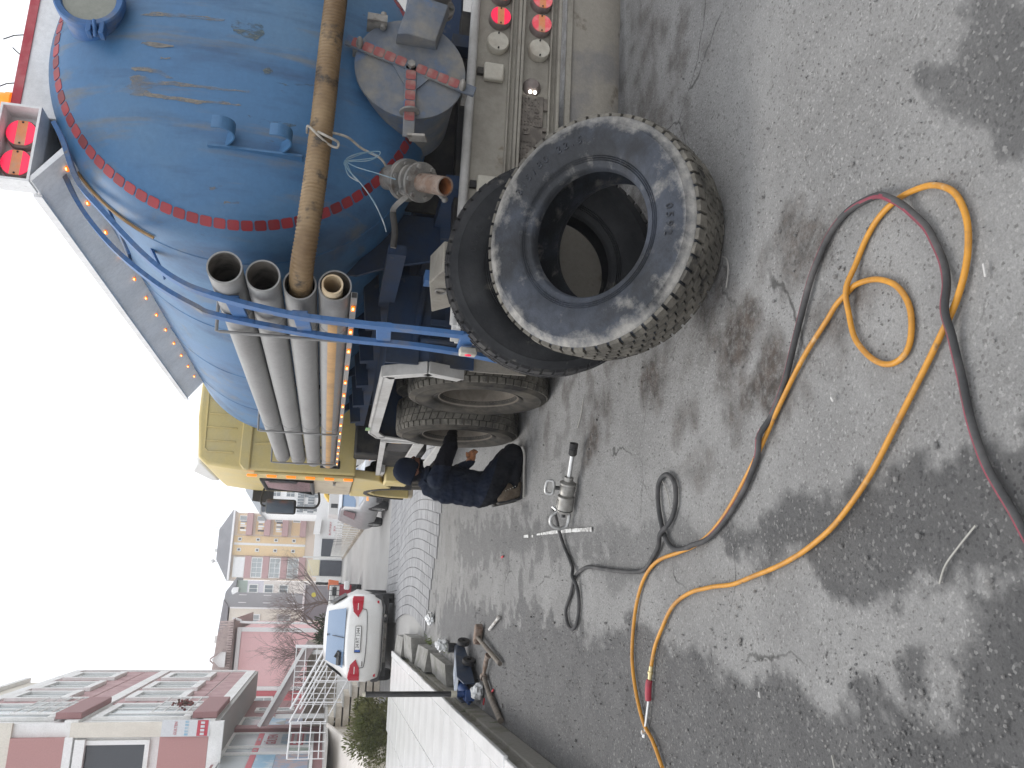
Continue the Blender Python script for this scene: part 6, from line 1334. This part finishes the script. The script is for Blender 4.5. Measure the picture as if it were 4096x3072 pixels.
def bare_tree(label, base, h, spread, seed, lean=(0, 0), n0=5, r0=.09):
    t = thing('bare_tree', label, 'tree', base, group='leafless trees along the street'); rs = random.Random(seed); tr = MB(); br_ = MB()
    def grow(p, d, L0, r, lv):
        n = 3; pts_ = [p]; q = p.copy(); dd = d.copy()
        for i in range(n):
            dd = (dd + Vector((rs.gauss(0, .16), rs.gauss(0, .16), rs.gauss(0.02, .12)))).normalized(); q = q + dd * L0 / n; pts_.append(q.copy())
        (tr if lv == 0 else br_).tube(pts_, [r, r * .85, r * .72, r * .6], 7 if lv == 0 else 4, caps=False)
        if lv >= 6 or L0 < .10: return
        k = n0 if lv == 0 else rs.choice((2, 3, 3))
        for i in range(k):
            a = rs.random() * 6.28; side = Vector((math.cos(a), math.sin(a), 0)); nd = (dd * .9 + side * spread * rs.uniform(.5, 1.1) + Vector((0, 0, .12))).normalized()
            grow(pts_[rs.choice((2, 3, 3))], nd, L0 * rs.uniform(.6, .85), r * .55, lv + 1)
    grow(Vector(base), Vector((lean[0], lean[1], 1)).normalized(), h * .30, r0, 0)
    part('trunk', tr, 'bark', t); part('crown', br_, 'bark', t)
bare_tree('bare spreading tree in front of the pink house', (-1.75, 30, 0), 4.0, .75, 3, (-.25, 0), 6, .075)
bare_tree('bare tree leaning over behind the canopy', (-2.9, 33, 0), 4.0, .7, 14, (0, 0), 6, .07)
bare_tree('bare tree in front of the tall grey house', (-.95, 42, 0), 4.6, .6, 21, (.12, 0), 6, .08)

# ================================================================ FAR HOUSES
mat('pink_wall', (0.86, 0.56, 0.57), .8, col2=(.84, .53, .54), scale=.6); mat('red_wall', (.60, .16, .18), .8); mat('roof_tile', (.48, .39, .37), .8, col2=(.40, .32, .31), scale=6); mat('grey_shingle', (.33, .335, .35), .7, col2=(.40, .405, .42), scale=.35); mat('cream_wall', (.78, .74, .65), .85); mat('lilac_wall', (.68, .66, .72), .85); mat('pale_rose', (.80, .74, .70), .85)  # far house colours lightened so the paint itself carries the glare
mat('orange_wall', (.84, .63, .36), .85); mat('rose_panel', (.50, .31, .31), .8); mat('slate', (.28, .28, .30), .7, col2=(.33, .33, .35), scale=.8); mat('white_far', (.88, .88, .88), .8); mat('shutter_navy', (.028, .04, .062), .6); mat('pale_yellow', (.78, .71, .50), .8); mat('wall_far', (.70, .70, .68), .85)
pk_ = thing('pink_house', 'pink rendered house with white edges and brown tiled roof', 'house', (-5, 48, 0))
part('wall', MB().box(-9, -2.1, 45.02, 55, 0, 5.42), 'pink_wall', pk_)
for a in ((-2.25, -2.05, 44.95, 45.2, 0, 5.42), (-9, -2.05, 44.95, 45.2, 5.43, 5.62), (-5.05, -4.85, 44.95, 45.01, 0, 5.42)): part('white_trim', MB().box(*a), 'white_far', pk_)
part('red_wing', MB().box(-9, -5.06, 44.9, 44.99, 2.2, 5.1), 'red_wall', pk_); window(pk_, 'y', 44.9, -6.2, -5.3, 3.6, 4.9, .08, .05, 1, 2, gm_='pale_glass')
part('wing_roof', MB().prism([(-9, 5.6), (-1.6, 5.75), (-2.3, 6.5), (-9, 6.9)], lambda u, v, d_: (u, d_, v), 44.6, 56), 'roof_tile', pk_)
mb = MB()
for k in range(60):
    u = -1.75 - k * .12; mb.cyl((u, 44.5, 5.76), (u - .05, 44.9, 6.45), .05, n=6, caps=False)
part('tile_row', mb, 'roof_tile', pk_)
dm = part('dormer', MB().prism([(-3.9, 6.0), (-3.2, 6.0), (-3.2, 6.25), (-3.55, 6.62), (-3.9, 6.25)], lambda u, v, d_: (u, d_, v), 44.3, 46), 'white_far', pk_); part('dormer_roof', MB().bar((-3.53, 44.2, 6.70), (-3.05, 44.2, 6.12), .08, .07).bar((-3.57, 44.2, 6.70), (-4.05, 44.2, 6.12), .08, .07), 'roof_tile', dm)
part('chimney', MB().box(-2.95, -2.6, 47, 47.4, 6.3, 6.9), 'wall_far', pk_); part('flue', MB().tube(spline([(-1.8, 44.9, 2), (-1.8, 44.9, 5.2), (-1.7, 44.9, 5.5), (-1.62, 44.9, 5.9)], 5), .06, 8), 'white_far', pk_)
gh = thing('grey_gabled_house', 'tall narrow house with dark grey shingled side and cream front', 'house', (-2, 63, 0))
part('shingle_side', MB().prism([(-.46, 0), (-.46, 7.25), (-.92, 8.02), (-1.42, 7.7), (-1.42, 0)], lambda u, v, d_: (u, d_, v), 60, 60.4), 'grey_shingle', gh)
part('wall', MB().box(-6, -1.43, 60.05, 68, 0, 7.62), 'cream_wall', gh); part('roof', MB().prism([(-6, 7.63), (-1.40, 7.72), (-.95, 8.05), (-3.0, 8.2), (-6, 8.2)], lambda u, v, d_: (u, d_, v), 59.9, 68), 'slate', gh)
part('white_trim', MB().box(-1.52, -1.42, 59.93, 60.04, 0, 7.6), 'white_far', gh)
for x, z in ((-2.2, 5.6), (-2.9, 6.6), (-2.2, 3.6)): window(gh, 'y', 60.05, x - .35, x + .35, z, z + .9, .08, .05, 1, 1, gm_='pale_glass')
for z in (3.4, 5.0, 6.6):
    for x in (-.62, -1.12): part('vent_strip', MB().box(x - .02, x + .02, 59.96, 59.998, z, z + .5), 'white_far', gh)
ll = thing('lilac_house', 'narrow pale lilac house between the grey and orange buildings', 'house', (0, 82, 0))
for k, (z0, z1, m_) in enumerate(((0, 4.6, 'pale_rose'), (4.6, 6.9, 'pale_rose'), (6.9, 8.3, 'lilac_wall'), (8.3, 9.2, mat('sage', (.40, .47, .43), .8)))): part('wall', MB().box(-4, .45, 80, 86, z0, z1), m_, ll)
for z in (7.35, 6.0, 4.7): window(ll, 'y', 80, -.65, .15, z, z + .85, .09, .06, 1, 0, gm_='win_glass')
part('roof', MB().prism([(-4, 9.2), (.7, 9.25), (-.6, 10.1), (-4, 10.4)], lambda u, v, d_: (u, d_, v), 79.7, 86), 'slate', ll); part('water_tank', MB().lathe([(.001, 0), (.35, .0), (.3, .5), (.001, .6)], (-.5, 79.5, 9.0), (0, 0, 1), 12), 'white_far', ll)
og = thing('orange_apartment', 'orange and burgundy apartment block with balconies and grey roof', 'building', (5, 118, 0))
part('wall', MB().box(.75, 9.35, 115.2, 125, 0, 13.6), mat('rose_beige', (.78, .66, .55), .85), og); part('orange_band', MB().box(3.82, 6.35, 115.1, 115.199, 4.4, 13.58), 'orange_wall', og); part('white_stripe', MB().box(5.15, 5.45, 115.05, 115.095, 4.4, 13.5), 'white_far', og)
part('eave', MB().box(.55, 9.6, 114.2, 125.5, 13.61, 13.85), 'white_far', og); part('roof', MB().prism([(.5, 13.86), (9.65, 13.86), (7.0, 15.4), (3.2, 15.4)], lambda u, v, d_: (u, d_, v), 114.2, 125.5), 'slate', og)
for zt in (13.3, 11.0, 8.7, 6.4):
    for x in (5.9, 4.55): window(og, 'y', 115.1, x - .22, x + .22, zt - .75, zt - .25, .10, .08, 0, 0, gm_='dark_win')
for i, z in enumerate((11.3, 9.05, 6.76, 4.45)):
    b_ = part('balcony', MB().box(6.45, 9.3, 114.0, 115.19, z, z + .75), 'rose_panel', og); part('opening', MB().box(6.6, 9.1, 115.10, 115.19, z + .76, z + 1.9), 'orange_wall', b_); window(b_, 'y', 115.09, 8.3, 9.0, z + .78, z + 1.8, .1, .05, 0, 0, gm_='pale_glass')
    if i in (1, 2, 0): 
        for k in range(5): part('laundry', MB().box(6.9 + .28 * k, 7.1 + .28 * k, 113.94, 113.98, z + .75 + (k % 2) * .2, z + 1.5), ('white_far', 'shutter_navy', 'pale_rose', 'white_far', 'slate')[(k + i) % 5], b_)
    part('panel', MB().box(.95, 3.75, 114.6, 115.19, z - .25, z + .55), 'rose_panel', og); window(og, 'y', 114.75, 1.0, 3.6, z + .57, z + 2.0, .12, .08, 3, 1, gm_='pale_glass' if i != 0 else 'white_far')
part('chimney', MB().box(4.2, 4.6, 116, 117, 14.6, 15.9), 'wall_far', og); part('mast', MB().tube([(2.9, 116, 14.4), (3.0, 116, 15.9)], .06, 6).sphere((3.0, 115.9, 16.0), .28, 10, 6), 'wall_far', og); part('antenna', MB().cyl((7.4, 117, 14.8), (7.4, 117, 17.0), .03, n=5), 'slate', og)
wa = thing('white_apartment', 'white apartment block with blue glazed balconies behind the truck mirror', 'building', (12, 103, 0))
part('wall', MB().box(8.2, 24, 100, 110, 0, 9.3), 'white_far', wa); part('roof', MB().prism([(7.9, 9.31), (24.5, 9.31), (22, 11.6), (10.6, 11.2)], lambda u, v, d_: (u, d_, v), 99.5, 110), mat('roof_pale', (.50, .53, .56), .7), wa); part('blue_band', MB().box(8.3, 24, 99.6, 99.99, 8.6, 9.2), 'shutter_navy', wa)
for z in (7.2, 5.6, 4.0, 2.4):
    for x in (9.0, 10.6, 12.4): window(wa, 'y', 100, x - .5, x + .5, z, z + 1.1, .1, .06, 1, 1, gm_='win_glass')
for z in (4.6, 3.4):
    for k in range(8): part('balcony_pane', MB().box(8.4 + .33 * k, 8.66 + .33 * k, 99.7, 99.76, z, z + .7), 'win_glass', wa)
gr_ = thing('garage_row', 'low white garages with navy roller shutters', 'garage', (3, 84, 0))
part('wall', MB().box(1.0, 9.5, 82.05, 90, 0, 2.75), 'white_far', gr_)
for x0, x1 in ((2.85, 4.5), (1.05, 2.5)):
    sh = part('roller_shutter', MB().box(x0, x1, 81.9, 82.04, .05, 2.05), 'shutter_navy', gr_); mb = MB()
    for k in range(13): mb.box(x0 + .02, x1 - .02, 81.88, 81.899, .1 + .15 * k, .2 + .15 * k)
    part('slat', mb, 'shutter_navy', sh)
part('upper_panel', MB().box(1.05, 2.5, 81.9, 82.04, 2.1, 3.2), 'pale_yellow', gr_); part('side_wing', MB().box(.2, .98, 80, 82, 0, 2.3), 'wall_far', gr_); part('awning', MB().prism([(4.9, 2.3), (6.3, 2.2), (6.3, 2.8), (4.9, 2.9)], lambda u, v, d_: (u, d_, v), 81, 82.04), 'white_far', gr_)
text('lettering', 'BUTUNAY', .28, MATS['poster_red'], gr_, frame((5.5, 82.03, 1.35), (1, 0, 0), (0, 0, 1)), .003); text('lettering', 'BCA', .26, MATS['poster_red'], gr_, frame((5.5, 82.03, .95), (1, 0, 0), (0, 0, 1)), .003)
up_ = tag(part('utility_pole', MB().cyl((2.62, 78, 0), (2.62, 78, 3.6), .07, n=8).cyl((2.62, 78, 3.3), (1.2, 78, 2.6), .02, n=5), 'wall_far'), 'pale street pole between the two roller shutters', 'pole')
fe = thing('street_fence', 'pale metal post fence along the far street verge', 'fence', (2.6, 40, 0))
for k in range(26):
    y = 30 + k * 1.75; part('post', MB().cyl((2.62, y, 0), (2.62, y, 1.2), .03, n=6), 'wall_far', fe)
for z in (.6, 1.05): part('rail', MB().cyl((2.62, 30, z), (2.62, 73.7, z), .012, n=5), 'wall_far', fe)
wl2 = tag(part('yard_wall', MB().box(-.95, -.75, 39, 80, 0, 1.1), 'wall_far', None), 'low grey wall along the far left of the street', 'wall')
lw = thing('lean_to_shed', 'grey corrugated shed with round yellow sign beyond the pickup', 'shed', (-.8, 52, 0))
part('shed_wall', MB().box(-1.9, .1, 52, 54, 0, 2.6), 'slate', lw); part('shed_roof', MB().box(-2.1, .2, 51.8, 54, 2.61, 2.72), 'white_far', lw); part('round_sign', MB().lathe([(.001, 0), (.14, 0), (.14, .02), (.001, .02)], (-.45, 51.97, 2.1), (0, -1, 0), 18), mat('sign_yellow', (.7, .65, .1), .5), lw)
# land behind everything
mat('far_land', (.30, .30, .28), .9)

# added haze volume, stands in for lens glare that washes out the distance
mh_ = bpy.data.materials.new('glare_haze'); mh_.use_nodes = True; _n = mh_.node_tree.nodes; _n.clear(); _o = _n.new('ShaderNodeOutputMaterial'); _v = _n.new('ShaderNodeVolumePrincipled')
_v.inputs['Color'].default_value = (.97, .98, 1, 1); _v.inputs['Density'].default_value = .0012; _v.inputs['Anisotropy'].default_value = .2; mh_.node_tree.links.new(_v.outputs[0], _o.inputs['Volume'])
tag(obj('haze', MB().box(-500, 500, -250, 1000, -1.0, 19.0).mesh('haze', False), mh_), 'added thin haze standing in for lens glare over the street', 'haze', kind='stuff')
sc.cycles.volume_bounces = 1

# lettering becomes mesh so that each piece has its own outline
dg = bpy.context.evaluated_depsgraph_get()
for o in [x for x in bpy.data.objects if x.type == 'FONT']:
    me = bpy.data.meshes.new_from_object(o.evaluated_get(dg)); n = bpy.data.objects.new('lettering', me); COL.objects.link(n)
    n.parent = o.parent; n.matrix_parent_inverse = o.matrix_parent_inverse.copy(); n.matrix_basis = o.matrix_basis.copy(); bpy.data.objects.remove(o)
